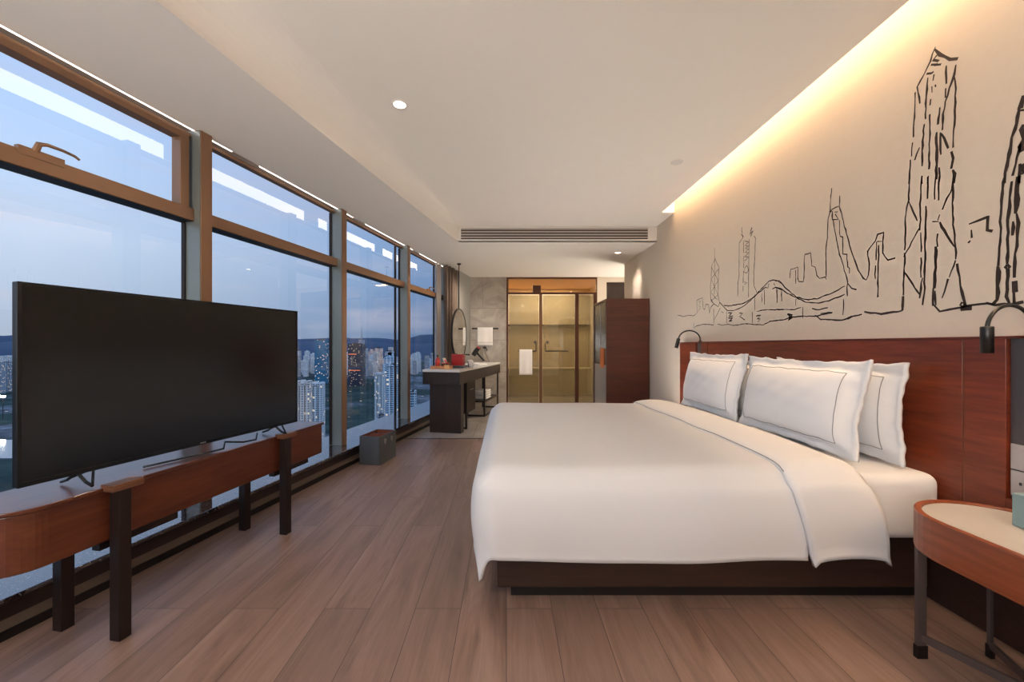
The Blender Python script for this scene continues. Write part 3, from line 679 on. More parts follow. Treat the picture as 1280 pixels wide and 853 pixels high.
# pillows
def pillow_mesh(w, h, th, fl, sag=0.0, seed=0.0):
    """local: x=thickness, y=width, z=height (from 0 to h)"""
    def side(sg):
        def fn(u, v):
            a = (u-0.5)*2; b = (v-0.5)*2
            iw = 1-2*fl/w; ih = 1-2*fl/h
            fa = min(1, abs(a)/iw); fb = min(1, abs(b)/ih)
            t_ = (max(0, 1-fa**2.6)*max(0, 1-fb**2.4))**0.5
            x = sg*(0.006+th/2*t_)
            pin = 1-0.055*(1-abs(b)**2)*abs(a)**3
            pinz = 1-0.07*(1-abs(a)**2)*abs(b)**3
            y = a*w/2*pin; z = h/2+b*h/2*pinz
            # wrinkles + edge flutter
            ed = max(abs(a), abs(b))
            x += 0.0035*noise2(a*2.2+seed, b*2.2-seed)*(0.3+t_)
            x += 0.012*noise2(a*3+seed*2, b*3)*max(0, ed-0.8)*5
            z += 0.006*noise2(a*5+seed, 2.0)*abs(b)
            z -= sag*(1-b)*0
            return (x, y, z)
        return fn
    return side
def make_pillow(name, label, loc, w, h, th, lean, rz=0, seed=0.0, group=None, line=True):
    o = thing(name, label, 'pillow', loc, rz, group)
    side = pillow_mesh(w, h, th, 0.045, seed=seed)
    R = Matrix.Rotation(lean, 4, 'Y')
    mb = MB()
    f1 = side(-1); f2 = side(1)
    mb.grid(lambda u, v: R @ Vector(f1(u, v)), 44, 34); mb.grid(lambda u, v: R @ Vector(f2(u, v)), 44, 34)
    # rim
    def rim(fa, fb, n):
        for i in range(n):
            pass
    def edge(par, n):
        for i in range(n):
            p = par(i/n); q = par((i+1)/n)
            a_, b_ = R @ Vector(f1(*p)), R @ Vector(f1(*q)); c_, d_ = R @ Vector(f2(*q)), R @ Vector(f2(*p))
            mb.quad(a_, b_, c_, d_)
    edge(lambda s_: (s_, 0), 44); edge(lambda s_: (s_, 1), 44); edge(lambda s_: (0, s_), 34); edge(lambda s_: (1, s_), 34)
    mb.build('pillowcase', M_linen, o, smooth=True, weld=0.0004)
    if line:
        mb = MB(); i0, i1, j0, j1 = 0.10, 0.90, 0.13, 0.86
        def ln(p, q):
            pts = []
            for k in range(25):
                u = p[0]+(q[0]-p[0])*k/24; v = p[1]+(q[1]-p[1])*k/24
                pts.append(R @ (Vector(f1(u, v))+Vector((-0.0006, 0, 0))))
            mb.tube(pts, 0.0016, 5)
        ln((i0, j0), (i1, j0)); ln((i1, j0), (i1, j1)); ln((i1, j1), (i0, j1)); ln((i0, j1), (i0, j0))
        mb.build('embroidered_line', M_thread, o)
    return o
make_pillow('pillow', 'big white pillow with stitched grey border, in front, nearest the bedside table', (1.55, 2.22, 0.578), 0.90, 0.46, 0.19, 0.17, seed=0.3)
make_pillow('pillow', 'white pillow with grey border standing at the far end of the headboard', (1.54, 3.11, 0.578), 0.84, 0.475, 0.19, 0.20, seed=1.3)
make_pillow('pillow', 'white pillow tucked behind the big front pillow, against the headboard', (1.725, 2.15, 0.568), 0.84, 0.455, 0.13, 0.03, seed=2.1)
make_pillow('pillow', 'white pillow mostly hidden behind the far bordered pillow, against the headboard', (1.725, 3.05, 0.568), 0.80, 0.43, 0.13, 0.03, seed=3.4)

# ------------------------------------------------------------------ tv console and tv
TC = math.atan(0.190)
con = thing('tv_console', 'long rounded reddish wood console on dark square legs under the television', 'console', (0, 0, 0), 0)
UC = Vector((math.sin(TC), math.cos(TC), 0)); NC = Vector((math.cos(TC), -math.sin(TC), 0))
con.location = (-1.767, 0, 0); con.rotation_euler = (0, 0, -TC)   # local x inward, y along
k_ = 1/math.cos(TC)
sA, sB = 1.21*k_-0.0, 2.74*k_
def stadium(x0, x1, y0, y1, r, n=10, r2=None):
    pts = []
    r2 = r if r2 is None else r2
    for cx_, cy_, a0, rr in ((x1-r, y0+r, -PI/2, r), (x1-r2, y1-r2, 0, r2), (x0+r2, y1-r2, PI/2, r2), (x0+r, y0+r, PI, r)):
        for i in range(n+1):
            a = a0+PI/2*i/n; pts.append((cx_+rr*math.cos(a), cy_+rr*math.sin(a)))
    return pts
mb = MB(); mb.prism(stadium(-0.30, 0.0, sA, sB-0.015, 0.115, 12, 0.02), 0.372, 0.562); mb.build('body', M_console, con, bevel=0.004)
mb = MB(); mb.prism(stadium(-0.305, 0.006, sA-0.004, sB, 0.118, 12, 0.02), 0.562, 0.576); mb.build('top', M_console, con, bevel=0.003)
for s_ in (1.49*k_, 2.325*k_):
    mb = MB(); mb.box(0.006, 0.052, s_, s_+0.042, 0, 0.56); mb.build('leg', M_darkmetal, con, bevel=0.002)
    mb = MB(); mb.box(-0.27, -0.225, s_, s_+0.042, 0, 0.372); mb.build('leg', M_darkmetal, con, bevel=0.002)
    mb = MB(); mb.box(-0.006, 0.054, s_-0.02, s_+0.085, 0.5765, 0.586); mb.box(0.0065, 0.054, s_-0.02, s_+0.085, 0.5605, 0.5765); mb.build('bracket', plain('bronze_cap', srgb(124, 84, 62), 0.35, 0.5), con, bevel=0.002)
    mb = MB(); mb.box(-0.045, -0.01, s_-0.02, s_+0.27, 0.342, 0.372); mb.build('rail', M_darkmetal, con)
# tv
P1 = Vector((-1.622, 1.327, 0)); P2 = Vector((-1.305, 2.50, 0))
dv_ = (P2-P1).normalized(); ang = math.atan2(dv_.x, dv_.y); wTV = (P2-P1).length
tv = thing('television', 'large black flat-screen television standing on the wood console', 'television', (P1.x, P1.y, 0.5785), -ang)
h0, h1 = 0.045, 0.735
mb = MB(); mb.box(-0.03, -0.004, 0, wTV, h0, h1); mb.box(-0.06, -0.03, 0.2, wTV-0.2, h0+0.05, h0+0.40); mb.build('cabinet', M_black, tv, bevel=0.003)
mb = MB(); mb.box(-0.004, 0.0, 0, wTV, h1-0.009, h1); mb.box(-0.004, 0.0, 0, wTV, h0, h0+0.016); mb.box(-0.004, 0.0, 0, 0.010, h0+0.016, h1-0.009); mb.box(-0.004, 0.0, wTV-0.008, wTV, h0+0.016, h1-0.009)
mb.build('bezel', plain('bezel_metal', srgb(26, 26, 28), 0.35, 0.5), tv)
mb = MB(); mb.box(-0.0038, -0.002, 0.010, wTV-0.008, h0+0.016, h1-0.009); mb.build('screen', M_screen, tv)
mb = MB()
for i, (a_, b_) in enumerate(((0, 0.006), (0.008, 0.013), (0.015, 0.019), (0.021, 0.026))): mb.box(0, 0.0006, wTV*0.5+a_, wTV*0.5+b_, h0+0.005, h0+0.011)
mb.build('logo', M_silver, tv)
for s_ in (0.16, wTV-0.16):
    mb = MB()
    for sg in (-1, 1):
        mb.tube([(-0.017, s_, h0+0.006), (-0.017+sg*0.05, s_+0.03*0, 0.018), (-0.017+sg*0.085, s_+0.0, 0.007)], 0.0055, 6)
        mb.tube([(-0.017, s_+0.05, h0+0.006), (-0.017+sg*0.085, s_+0.0, 0.007)], 0.0045, 6)
    mb.build('foot', M_black, tv)
# cable
mb = MB()
p = [px(170, 592, 1.98)]
cab = [(-0.02, 0.48, 0.006), (-0.0, 0.60, 0.006), (0.02, 0.72, 0.006), (0.03, 0.80, 0.008), (-0.01, 0.84, 0.030), (0.02, 0.92, 0.012), (0.015, 1.0, 0.007), (-0.02, 1.04, 0.03)]
mt = Matrix.Translation((P1.x, P1.y, 0.577)) @ Matrix.Rotation(-ang, 4, 'Z')
mb.tube([mt @ Vector((0.0+q[0], q[1]-0.1, q[2])) for q in cab], 0.0045, 8)
tag(mb.build('power_cable', M_black, smooth=True), 'black cable lying on the console below the television', 'cable')

# ------------------------------------------------------------------ bedside table
ns = thing('bedside_table', 'oval wood bedside table with pale top and metal legs beside the bed', 'bedside table', (1.605, 1.10, 0))
def cap(x0, x1, y0, y1, n=20):
    r = (x1-x0)/2; cx_ = (x0+x1)/2; pts = []
    for i in range(n+1): a = -PI+PI*i/n; pts.append((cx_+r*math.cos(a), y0+r+r*math.sin(a)))
    for i in range(n+1): a = PI*i/n; pts.append((cx_+r*math.cos(a), y1-r+r*math.sin(a)))
    return pts
mb = MB()
outer = cap(-0.205, 0.205, -0.39, 0.395); inner = cap(-0.185, 0.185, -0.37, 0.375)
n = len(outer); vo_ = [[mb.bm.verts.new((p[0], p[1], z)) for p in pts_] for pts_, z in ((outer, 0.392), (outer, 0.525), (inner, 0.525), (inner, 0.392))]
for r0, r1 in zip(vo_, vo_[1:]+vo_[:1]):
    for i in range(n): mb.bm.faces.new([r0[i], r0[(i+1) % n], r1[(i+1) % n], r1[i]])
mb.build('rim', M_night, ns, bevel=0.003)
mb = MB(); mb.prism(cap(-0.1845, 0.1845, -0.3695, 0.3745), 0.50, 0.518); mb.build('top', plain('pale_stone', srgb(176, 172, 168), 0.35, noise=0.03), ns)
M_leg = plain('brown_steel', srgb(98, 88, 86), 0.35, 0.6)
legs = [(-0.145, 0.31), (0.10, 0.31), (-0.145, -0.30), (0.12, -0.30)]
for lx, ly in legs:
    lw = 0.016 if lx < 0 else 0.006
    mb = MB(); mb.box(lx-lw, lx+lw, ly-0.006, ly+0.006, 0.0, 0.50); l_ = mb.build('leg', M_leg, ns, bevel=0.001)
    mb = MB(); mb.box(lx-lw-.002, lx+lw+.002, ly-0.008, ly+0.008, 0, 0.045); mb.build('foot', M_blacktrim, l_)
def bar(m, a_, b_, w, z0, z1):
    a_ = Vector((a_[0], a_[1], 0)); b_ = Vector((b_[0], b_[1], 0)); d = (b_-a_).normalized(); nn = Vector((-d.y, d.x, 0))*w/2
    pts = [a_-nn, a_+nn, b_+nn, b_-nn]; m.prism([(q.x, q.y) for q in pts], z0, z1)
mb = MB(); bar(mb, legs[0], legs[3], 0.012, 0.06, 0.085); mb.build('cross_bar', M_leg, ns)
mb = MB(); bar(mb, legs[1], legs[2], 0.012, 0.034, 0.058); mb.build('cross_bar', M_leg, ns)
tb = thing('tissue_box', 'grey green tissue box standing on the bedside table', 'box', (1.70, 1.24, 0.519))
mb = MB(); mb.box(-0.065, 0.065, -0.055, 0.055, 0, 0.105); mb.build('body', plain('teal_leather', srgb(118, 140, 142), 0.4), tb, bevel=0.004)
mb = MB(); mb.lathe([(0, 0.1052), (0.03, 0.1052)], 20); mb.build('opening', M_black, tb)

# ------------------------------------------------------------------ grey double bin
bn = thing('waste_bin', 'grey leather two-compartment waste bin on the floor by the windows', 'waste bin', (-1.158, 3.657, 0), -TH)
w_, l_b, hh, tk = 0.205, 0.315, 0.262, 0.008
mb = MB()
mb.box(-w_, 0, 0, l_b, 0, 0.01)
mb.box(-w_, -w_+tk, 0, l_b, 0.01, hh); mb.box(-tk, 0, 0, l_b, 0.01, hh); mb.box(-w_+tk, -tk, 0, tk, 0.01, hh); mb.box(-w_+tk, -tk, l_b-tk, l_b, 0.01, hh)
mb.build('shell', M_leather, bn, bevel=0.002)
mb = MB(); mb.box(-w_+tk, -tk, l_b/2-0.004, l_b/2+0.004, 0.01, hh-0.006)
for (a_, b_) in ((-w_+tk, -w_+tk+0.003), (-tk-0.003, -tk)): mb.box(a_, b_, tk, l_b-tk, 0.01, hh+0.001)
for (a_, b_) in ((tk, tk+0.003), (l_b-tk-0.003, l_b-tk)): mb.box(-w_+tk, -tk, a_, b_, 0.01, hh+0.001)
mb.build('lining', M_leatherin, bn)
for yy in (0.10, 0.225):
    pts = [(0.0015, yy+0.014*math.cos(a), 0.205+0.017*math.sin(a)) for a in [2*PI*i/18 for i in range(19)]]
    mb = MB(); mb.tube(pts, 0.0025, 6, cap=False)
    mb.tube([(0.0015, yy, 0.188), (0.0015, yy, 0.172)], 0.0022, 6); mb.build('emblem', M_silver, bn)

# ------------------------------------------------------------------ wardrobe
wd = thing('wardrobe', 'tall free-standing dark red wood wardrobe against the bed wall', 'wardrobe', (1.30, 5.2, 0))
mb = MB(); mb.box(0, 0.56, 0, 0.03, 0, 1.71); mb.box(0, 0.56, 0.73, 0.76, 0, 1.71); mb.box(0, 0.56, 0.03, 0.73, 1.68, 1.71); mb.box(0, 0.56, 0.03, 0.73, 0, 0.06); mb.box(0.54, 0.56, 0.03, 0.73, 0.06, 1.68)
mb.build('carcass', M_ward, wd, bevel=0.002)
mb = MB(); mb.box(0.01, 0.03, 0.035, 0.725, 0.84, 1.675); d1 = mb.build('door', M_teal, wd)
mb = MB(); mb.box(0.01, 0.03, 0.035, 0.725, 0.065, 0.835); d2 = mb.build('door', plain('wardrobe_grey', srgb(130, 126, 122), 0.5), wd)
mb = MB(); mb.box(-0.012, 0.01, 0.16, 0.30, 0.80, 1.06); mb.build('pull', M_orange, d1, bevel=0.003)
mb = MB(); mb.box(0.004, 0.012, 0.36, 0.372, 0.84, 1.675); mb.build('edge_strip', M_silver, d1)

# ------------------------------------------------------------------ shower / bathroom partition
pt = thing('glass_partition', 'bronze framed glass partition with two doors closing off the bathroom', 'glass partition', (0, Yf, 0))
def fx(x): return (x-CX)*Yf/FPX
def fh(y): return CAMH-(y-CY)*Yf/FPX
M_fr = plain('partition_bronze', srgb(112, 84, 62), 0.3, 0.7)
M_frd = plain('partition_dark', srgb(74, 44, 30), 0.35, 0.5)
HT = HL-0.002
mb = MB()
mb.box(fx(633), fx(635.5), 0, 0.06, 0, HT); mb.box(fx(742), fx(746.6), 0, 0.06, 0, fh(366)); mb.box(fx(745), fx(746.6), 0, 0.06, fh(366), HT)
mb.box(fx(635.5), fx(745), 0, 0.06, HT-0.03, HT); mb.box(fx(633.3), fx(746.5), -0.002, 0.062, fh(368), fh(365.6))
mb.box(fx(719), fx(723.4), 0, 0.06, 0, fh(368)); mb.build('frame', M_frd, pt)
mb = MB(); mb.box(fx(674), fx(678), 0, 0.06, 0, fh(368)); mb.build('door_post', M_fr, pt)
for a_, b_, hx_ in ((636, 673.5, 669), (678.5, 718.6, 684.5)):
    mb = MB(); mb.box(fx(a_), fx(b_), 0.022, 0.032, 0.01, fh(369)); d_ = mb.build('door', M_bathglass, pt)
    M = Matrix.Translation((fx(hx_), 0.02, fh(428))) @ Matrix.Rotation(PI/2, 4, 'X')
    mb = MB(); mb.lathe([(0, 0), (0.028, 0), (0.028, 0.012), (0.014, 0.016), (0.014, 0.035), (0.02, 0.04), (0, 0.042)], 16, M)
    M = Matrix.Translation((fx(hx_+(4 if hx_ < 672 else -4)), 0.02, fh(421.5))) @ Matrix.Rotation(PI/2, 4, 'X'); mb.lathe([(0, 0), (0.012, 0), (0.012, 0.02), (0, 0.02)], 10, M)
    mb.build('lock', M_greypanel, d_)
    mb = MB()
    if hx_ < 672: xs = (fx(670), fx(648))
    else: xs = (fx(681.5), fx(709))
    z_ = fh(439)
    mb.tube([(xs[0], 0.02, z_), (xs[0], -0.05, z_)], 0.010, 8); mb.tube([(xs[0], -0.05, z_+ (0.15)), (xs[0], -0.05, z_-0.01)], 0.008, 8); mb.tube([(xs[0], -0.05, z_), (xs[1], -0.05, z_)], 0.012, 8); mb.tube([(xs[1], -0.05, z_), (xs[1], 0.02, z_)], 0.010, 8)
    mb.build('pull_bar', M_darkmetal, d_)
mb = MB(); mb.box(fx(723.6), fx(741.8), 0.022, 0.032, 0.01, fh(369)); mb.build('side_pane', M_bathglass, pt)
mb = MB(); mb.box(fx(635.5), fx(745), 0.026, 0.032, fh(365.5), HT-0.03); mb.build('transom_pane', M_transglass, pt)
mb = MB(); mb.box(fx(666), fx(676), 0.0, 0.06, fh(366), fh(357)); mb.build('closer_box', M_frd, pt)
# towel on the door bar
mb = MB()
def tw(u, v):
    x = fx(649)+(fx(665)-fx(649))*u
    if v < 0.46: z = fh(468.5)+(fh(438)+0.008-fh(468.5))*v/0.46; y = Yf-0.066+0.006*math.sin(u*9)*(1-v/0.46)
    elif v < 0.54: a = (v-0.46)/0.08*PI; z = fh(438)+0.008+0.006*math.sin(a); y = Yf-0.05-0.016*math.cos(a)
    else: z = fh(438)+0.008-(v-0.54)/0.46*0.36; y = Yf-0.034
    return (x, y, z)
mb.grid(tw, 14, 30); tag(mb.build('towel', M_towel, smooth=True, solid=0.004), 'white towel hanging from the pull bar of the left bathroom glass door', 'towel')
# bathroom behind
mb = MB(); mb.box(-0.08, 0.0, Yf+0.08, 9.6, 0, 2.5); mb.box(2.0, 2.08, Yf+0.08, 9.6, 0, 2.5); mb.box(-0.08, 2.08, 9.6, 9.68, 0, 2.5)
tag(mb.build('wall_bath', M_bathtile), 'beige tiled bathroom walls behind the glass', 'wall', kind='structure')
mb = MB(); mb.box(-0.08, 2.08, Yf+0.07, 9.68, 2.45, 2.5)
tag(mb.build('ceiling_bath', plain('bath_ceiling', srgb(214, 186, 150), 0.7)), 'bathroom ceiling seen through the glass transom', 'ceiling', kind='structure')
bt = thing('bathtub', 'pale built-in bathtub along the far bathroom wall behind the glass', 'bathtub', (1.0, 9.1, 0))
mb = MB(); mb.box(-0.98, 0.98, -0.42, -0.38, 0, 0.58); mb.box(-0.98, 0.98, 0.42, 0.48, 0, 0.58); mb.box(-0.98, -0.9, -0.38, 0.42, 0, 0.58); mb.box(0.9, 0.98, -0.38, 0.42, 0, 0.58); mb.box(-0.9, 0.9, -0.38, 0.42, 0, 0.12)
mb.build('tub', plain('tub_white', srgb(226, 214, 190), 0.25), bt, bevel=0.012)
mb = MB(); mb.box(-0.99, 0.99, -0.44, -0.36, 0.58, 0.61); mb.build('rim', plain('tub_rim', srgb(236, 226, 206), 0.25), bt, bevel=0.006)
mb = MB(); mb.box(0.01, 1.99, 9.50, 9.598, 1.56, 1.60); tag(mb.build('wall_ledge', M_frd), 'narrow dark ledge across the far bathroom wall', 'ledge')
area('bath_light', (0.9, 9.1, 2.43), (0.9, 9.15, 0), 46, 1.4, 0.2, (1, 0.88, 0.70))
area('bath_light_near', (0.9, 8.1, 2.43), (0.9, 8.2, 0), 22, 1.2, 0.2, (1, 0.88, 0.70))

# towel rail on tile wall
tr_ = thing('towel_rail', 'dark metal towel rail fixed to the stone tile wall', 'towel rail', (0, Yf, 0))
xa, xb = (590-CX)*7.5/FPX, (623-CX)*7.5/FPX; zr = CAMH-(411-CY)*7.5/FPX
mb = MB(); mb.box(xa, xb, -0.06, -0.048, zr-0.014, zr+0.014); mb.build('bar', M_darkmetal, tr_)
for x_ in (xa, xb-0.02): mb = MB(); mb.box(x_, x_+0.02, -0.048, 0, zr-0.014, zr+0.014); mb.build('bracket', M_darkmetal, tr_)
mb = MB(); x0, x1 = (597-CX)*7.5/FPX, (616-CX)*7.5/FPX
def tw2(u, v):
    x = x0+(x1-x0)*u
    if v < 0.46: z = zr-0.32+(0.32+0.014)*v/0.46; y = Yf-0.070+0.004*math.sin(u*11)
    elif v < 0.54: a = (v-0.46)/0.08*PI; z = zr+0.016+0.006*math.sin(a); y = Yf-0.054-0.014*math.cos(a)
    else: z = zr+0.014-(v-0.54)/0.46*0.30; y = Yf-0.040
    return (x, y, z)
mb.grid(tw2, 14, 30); t2 = mb.build('towel', M_towel, smooth=True, solid=0.005); tag(t2, 'white folded towel hanging over the rail on the stone tile wall', 'towel')
mb = MB(); mb.box(x0-0.001, x1+0.001, Yf-0.078, Yf-0.075, zr-0.262, zr-0.254); mb.build('woven_stripe', M_silver, t2)

# ------------------------------------------------------------------ vanity desk
D0 = Vector((-0.57, 4.90, 0))
dk = thing('vanity_desk', 'long dark wood vanity desk with white marble top near the curtain', 'desk', D0, -TH)
# local: x right(+)/left(-), y along away
L_, Wd = 2.30, 0.49
mb = MB(); mb.box(-Wd, 0, 0, L_, 0.768, 0.80); mb.build('marble_top', M_marble, dk, bevel=0.003)
mb = MB(); mb.box(-Wd+0.003, -0.003, 0.003, L_-0.003, 0.615, 0.768); mb.build('apron', M_deskwood, dk)
mb = MB(); mb.box(-0.425, -0.015, 0.08, 0.20, 0, 0.615); mb.build('end_panel', M_deskwood, dk)
def frame_rect(m, y, r=0.012, x0=-0.30, x1=-0.03, z=0.01, top=0.615):
    m.box(x1-r, x1+r, y-r, y+r, 0, top); m.box(x0-r, x0+r, y-r, y+r, 0, top); m.box(x0, x1, y-r, y+r, 0.0, 2*r)
mb = MB(); frame_rect(mb, 0.36); mb.build('leg_frame', M_darkmetal, dk)
mb = MB(); frame_rect(mb, 1.30); mb.build('leg_frame', M_darkmetal, dk)
mb = MB(); frame_rect(mb, 2.22); mb.build('leg_frame', M_darkmetal, dk)
mb = MB(); mb.box(-0.31, -0.02, 1.312, 2.208, 0.215, 0.235); mb.build('shelf', M_deskwood, dk)
mb = MB(); mb.box(-0.042, -0.018, 1.312, 2.208, 0.0, 0.022); mb.build('stretcher', M_darkmetal, dk)
mb = MB(); mb.box(-0.47, -0.17, 0.80, 1.28, 0.12, 0.613); cab_ = mb.build('drawer_unit', M_deskwood, dk)
mb = MB(); mb.tube([(-0.165, 0.95, 0.45), (-0.155, 0.95, 0.45), (-0.155, 1.13, 0.45), (-0.165, 1.13, 0.45)], 0.005, 6); mb.build('handle', M_silver, cab_)
MD = Matrix.Translation(D0) @ Matrix.Rotation(-TH, 4, 'Z')
def dpt(x, y, z): return MD @ Vector((x, y, z))
# towels on the shelf (folded)
def folded_towel(x, y, z, label):
    o = thing('folded_towel', label, 'towel', dpt(x, y, z), -TH, None)
    mb = MB()
    for k in range(2): mb.box(-0.11, 0.11, -0.15, 0.15, 0.002+k*0.036, 0.034+k*0.036)
    m_ = mb.build('terry_cloth', M_towel, o, bevel=0.014, smooth=True)
    return o
folded_towel(-0.15, 1.62, 0.236, 'folded white towel at the bottom of the small stack under the vanity')
folded_towel(-0.15, 1.62, 0.310, 'folded white towel on top of the small stack under the vanity')

# mirror hung from the ceiling
mc = Vector((-0.735, 6.3, 1.27))
mr = thing('hanging_mirror', 'round black framed mirror hanging on a rod above the vanity', 'mirror', mc, 0)
nr = Vector((math.cos(0.16), -math.sin(0.16), 0))
q = nr.to_track_quat('Z', 'Y').to_matrix().to_4x4()
mb = MB(); mb.lathe([(0.395, -0.02), (0.41, -0.02), (0.41, 0.006), (0.398, 0.006), (0.398, 0.0), (0.395, 0.0)], 64, q); mb.lathe([(0, -0.02), (0.396, -0.02)], 64, q); mb.build('frame', M_black, mr)
mb = MB(); mb.lathe([(0, 0.0), (0.397, 0.0)], 64, q); mb.build('glass', M_mirror, mr)
mb = MB(); mb.tube([(-0.012, 0, 0.40), (-0.012, 0, HL-mc.z-0.002)], 0.008, 8); mb.lathe([(0, HL-mc.z-0.02), (0.03, HL-mc.z-0.02), (0.03, HL-mc.z-0.001)], 16, Matrix.Translation((-0.012, 0, 0))); mb.build('rod', M_darkmetal, mr)

# curtain
def curtain(s0, s1, tt, amp, folds, mat, name, label, hb_=0.157):
    mb = MB()
    def fn(u, v):
        s = s0+(s1-s0)*u; t_ = tt+amp*math.sin(u*folds*2*PI)*(0.75+0.25*v)+0.3*amp*math.sin(u*folds*4.6*PI+1)
        return W(s+0.01*math.sin(v*3+u*9), t_, hb_+(HL-0.012-hb_)*v)
    mb.grid(fn, folds*14, 10)
    return tag(mb.build(name, mat, smooth=True, solid=0.004), label, 'curtain')
curtain(6.30, 6.50, 0.01, 0.03, 2, M_sheer, 'sheer_curtain', 'narrow pale curtain gathered at the end of the window wall', 0.16)
curtain(6.50, 7.05, 0.09, 0.045, 5, M_curtain, 'curtain', 'taupe pleated curtain gathered beside the grey column', 0.16)

# things on the vanity
def on_desk(name, label, cat, x, y, z=0.8005, rz=0.0): return thing(name, label, cat, dpt(x, y, z), -TH+rz)
tray = on_desk('wooden_tray', 'light wooden snack tray at the near end of the vanity', 'tray', -0.31, 0.24)
mb = MB(); mb.box(-0.13, 0.10, -0.10, 0.10, 0, 0.01)
for (a_, b_, c_, d_) in ((-0.13, -0.12, -0.1, 0.1), (0.09, 0.10, -0.1, 0.1), (-0.12, 0.09, -0.1, -0.09), (-0.12, 0.09, 0.09, 0.1)): mb.box(a_, b_, c_, d_, 0.01, 0.035)
mb.build('base', plain('light_wood', srgb(196, 128, 80), 0.5, noise=0.15), tray)
bo = on_desk('drink_bottle', 'red labelled bottle with dark cap standing in the wooden tray', 'bottle', -0.375, 0.22, 0.811)
mb = MB(); mb.lathe([(0, 0), (0.03, 0), (0.031, 0.09), (0.028, 0.11), (0.012, 0.13), (0.012, 0.14), (0, 0.14)], 20); mb.build('body', plain('red_label', srgb(206, 66, 58), 0.35), bo, smooth=True)
mb = MB(); mb.lathe([(0, 0.14), (0.014, 0.14), (0.014, 0.165), (0, 0.165)], 16); mb.build('cap', plain('green_cap', srgb(30, 58, 48), 0.4), bo)
bk = on_desk('snack_bowl', 'dark bowl of red and orange packets in the wooden tray', 'bowl', -0.27, 0.24, 0.812)
mb = MB(); mb.lathe([(0, 0.004), (0.035, 0.0), (0.06, 0.03), (0.066, 0.055), (0.062, 0.055), (0.055, 0.03), (0, 0.012)], 24); mb.build('bowl', plain('dark_bowl', srgb(70, 24, 18), 0.4), bk, smooth=True)
r2 = random.Random(5)
for i in range(9):
    a = 2*PI*i/9; rr = 0.036 if i else 0
    o_ = thing('snack_packet', 'small %s packet in the dark bowl on the vanity' % ('orange' if i % 2 else 'red'), 'packet', dpt(-0.27+rr*math.cos(a)*(1 if i else 0), 0.24+rr*math.sin(a), 0.842+0.006*(i % 3)), r2.uniform(0, 3), 'packets in the snack bowl')
    mb = MB(); mb.grid(lambda u, v: ((u-.5)*.05, (v-.5)*.036, 0.014+0.012*math.sin(u*PI)*math.sin(v*PI)), 6, 6); mb.grid(lambda u, v: ((u-.5)*.05, (v-.5)*.036, 0.014-0.012*math.sin(u*PI)*math.sin(v*PI)), 6, 6)
    m_ = mb.build('foil', plain('foil_%d' % i, srgb(236, 120, 30) if i % 2 else srgb(190, 34, 26), 0.3), o_, smooth=True); m_.rotation_euler = (r2.uniform(-.6, .6), r2.uniform(-.6, .6), 0)
lb = on_desk('snack_carton', 'small pale card carton at the front corner of the wooden tray', 'carton', -0.215, 0.115)
mb = MB(); mb.box(-0.03, 0.03, -0.018, 0.012, 0, 0.052); mb.build('card', plain('card', srgb(226, 170, 110), 0.6), lb, bevel=0.001); lb.location = dpt(-0.205, 0.105, 0.8005)
tr2 = on_desk('black_tray', 'dark grey rectangular tray on the vanity under the red box', 'tray', -0.17, 0.46)
mb = MB(); mb.box(-0.12, 0.10, -0.11, 0.12, 0, 0.03); mb.build('body', plain('dark_tray', srgb(66, 66, 70), 0.4), tr2, bevel=0.003)
rb = on_desk('red_box', 'glossy red square box standing on the dark tray', 'box', -0.18, 0.50, 0.831)
mb = MB(); mb.box(-0.085, 0.075, -0.05, 0.05, 0, 0.15); mb.build('body', M_red, rb, bevel=0.004)
mb = MB(); mb.box(-0.087, 0.077, -0.052, 0.052, 0.115, 0.119); mb.build('lid_line', plain('dark_red', srgb(90, 6, 8), 0.4), rb)
cd = on_desk('menu_card', 'white folded menu card leaning on the vanity left of the red box', 'card', -0.325, 0.47)
mb = MB(); Rm = Matrix.Rotation(-0.42, 4, 'Y'); mb.box(-0.004, 0.004, -0.05, 0.05, 0, 0.14, Rm); mb.build('sheet', M_white, cd)
mb = MB(); mb.box(0.004, 0.0052, -0.04, 0.04, 0.05, 0.11, Rm); mb.build('print', plain('print_pink', srgb(200, 96, 96), 0.6), cd)
for i, (x, y, c_, lab) in enumerate(((-0.075, 0.68, M_black, 'black paper cup with white lid on the vanity'), (-0.025, 0.56, M_white, 'white paper cup with handle sleeve beside the black cup'))):
    cu = on_desk('paper_cup', lab, 'cup', x, y)
    mb = MB(); mb.lathe([(0, 0), (0.028, 0), (0.036, 0.085), (0.034, 0.085), (0.027, 0.004), (0, 0.004)], 20); mb.build('cup_body', c_, cu, smooth=True)
    if i == 0:
        mb = MB(); mb.lathe([(0.0, 0.098), (0.03, 0.098), (0.033, 0.093), (0.039, 0.091), (0.039, 0.084)], 20); mb.build('lid', M_white, cu)
    else:
        mb = MB(); mb.tube([(0.033, 0, 0.07), (0.058, 0, 0.066), (0.058, 0, 0.03), (0.03, 0, 0.026)], 0.004, 6); mb.build('handle', M_white, cu)
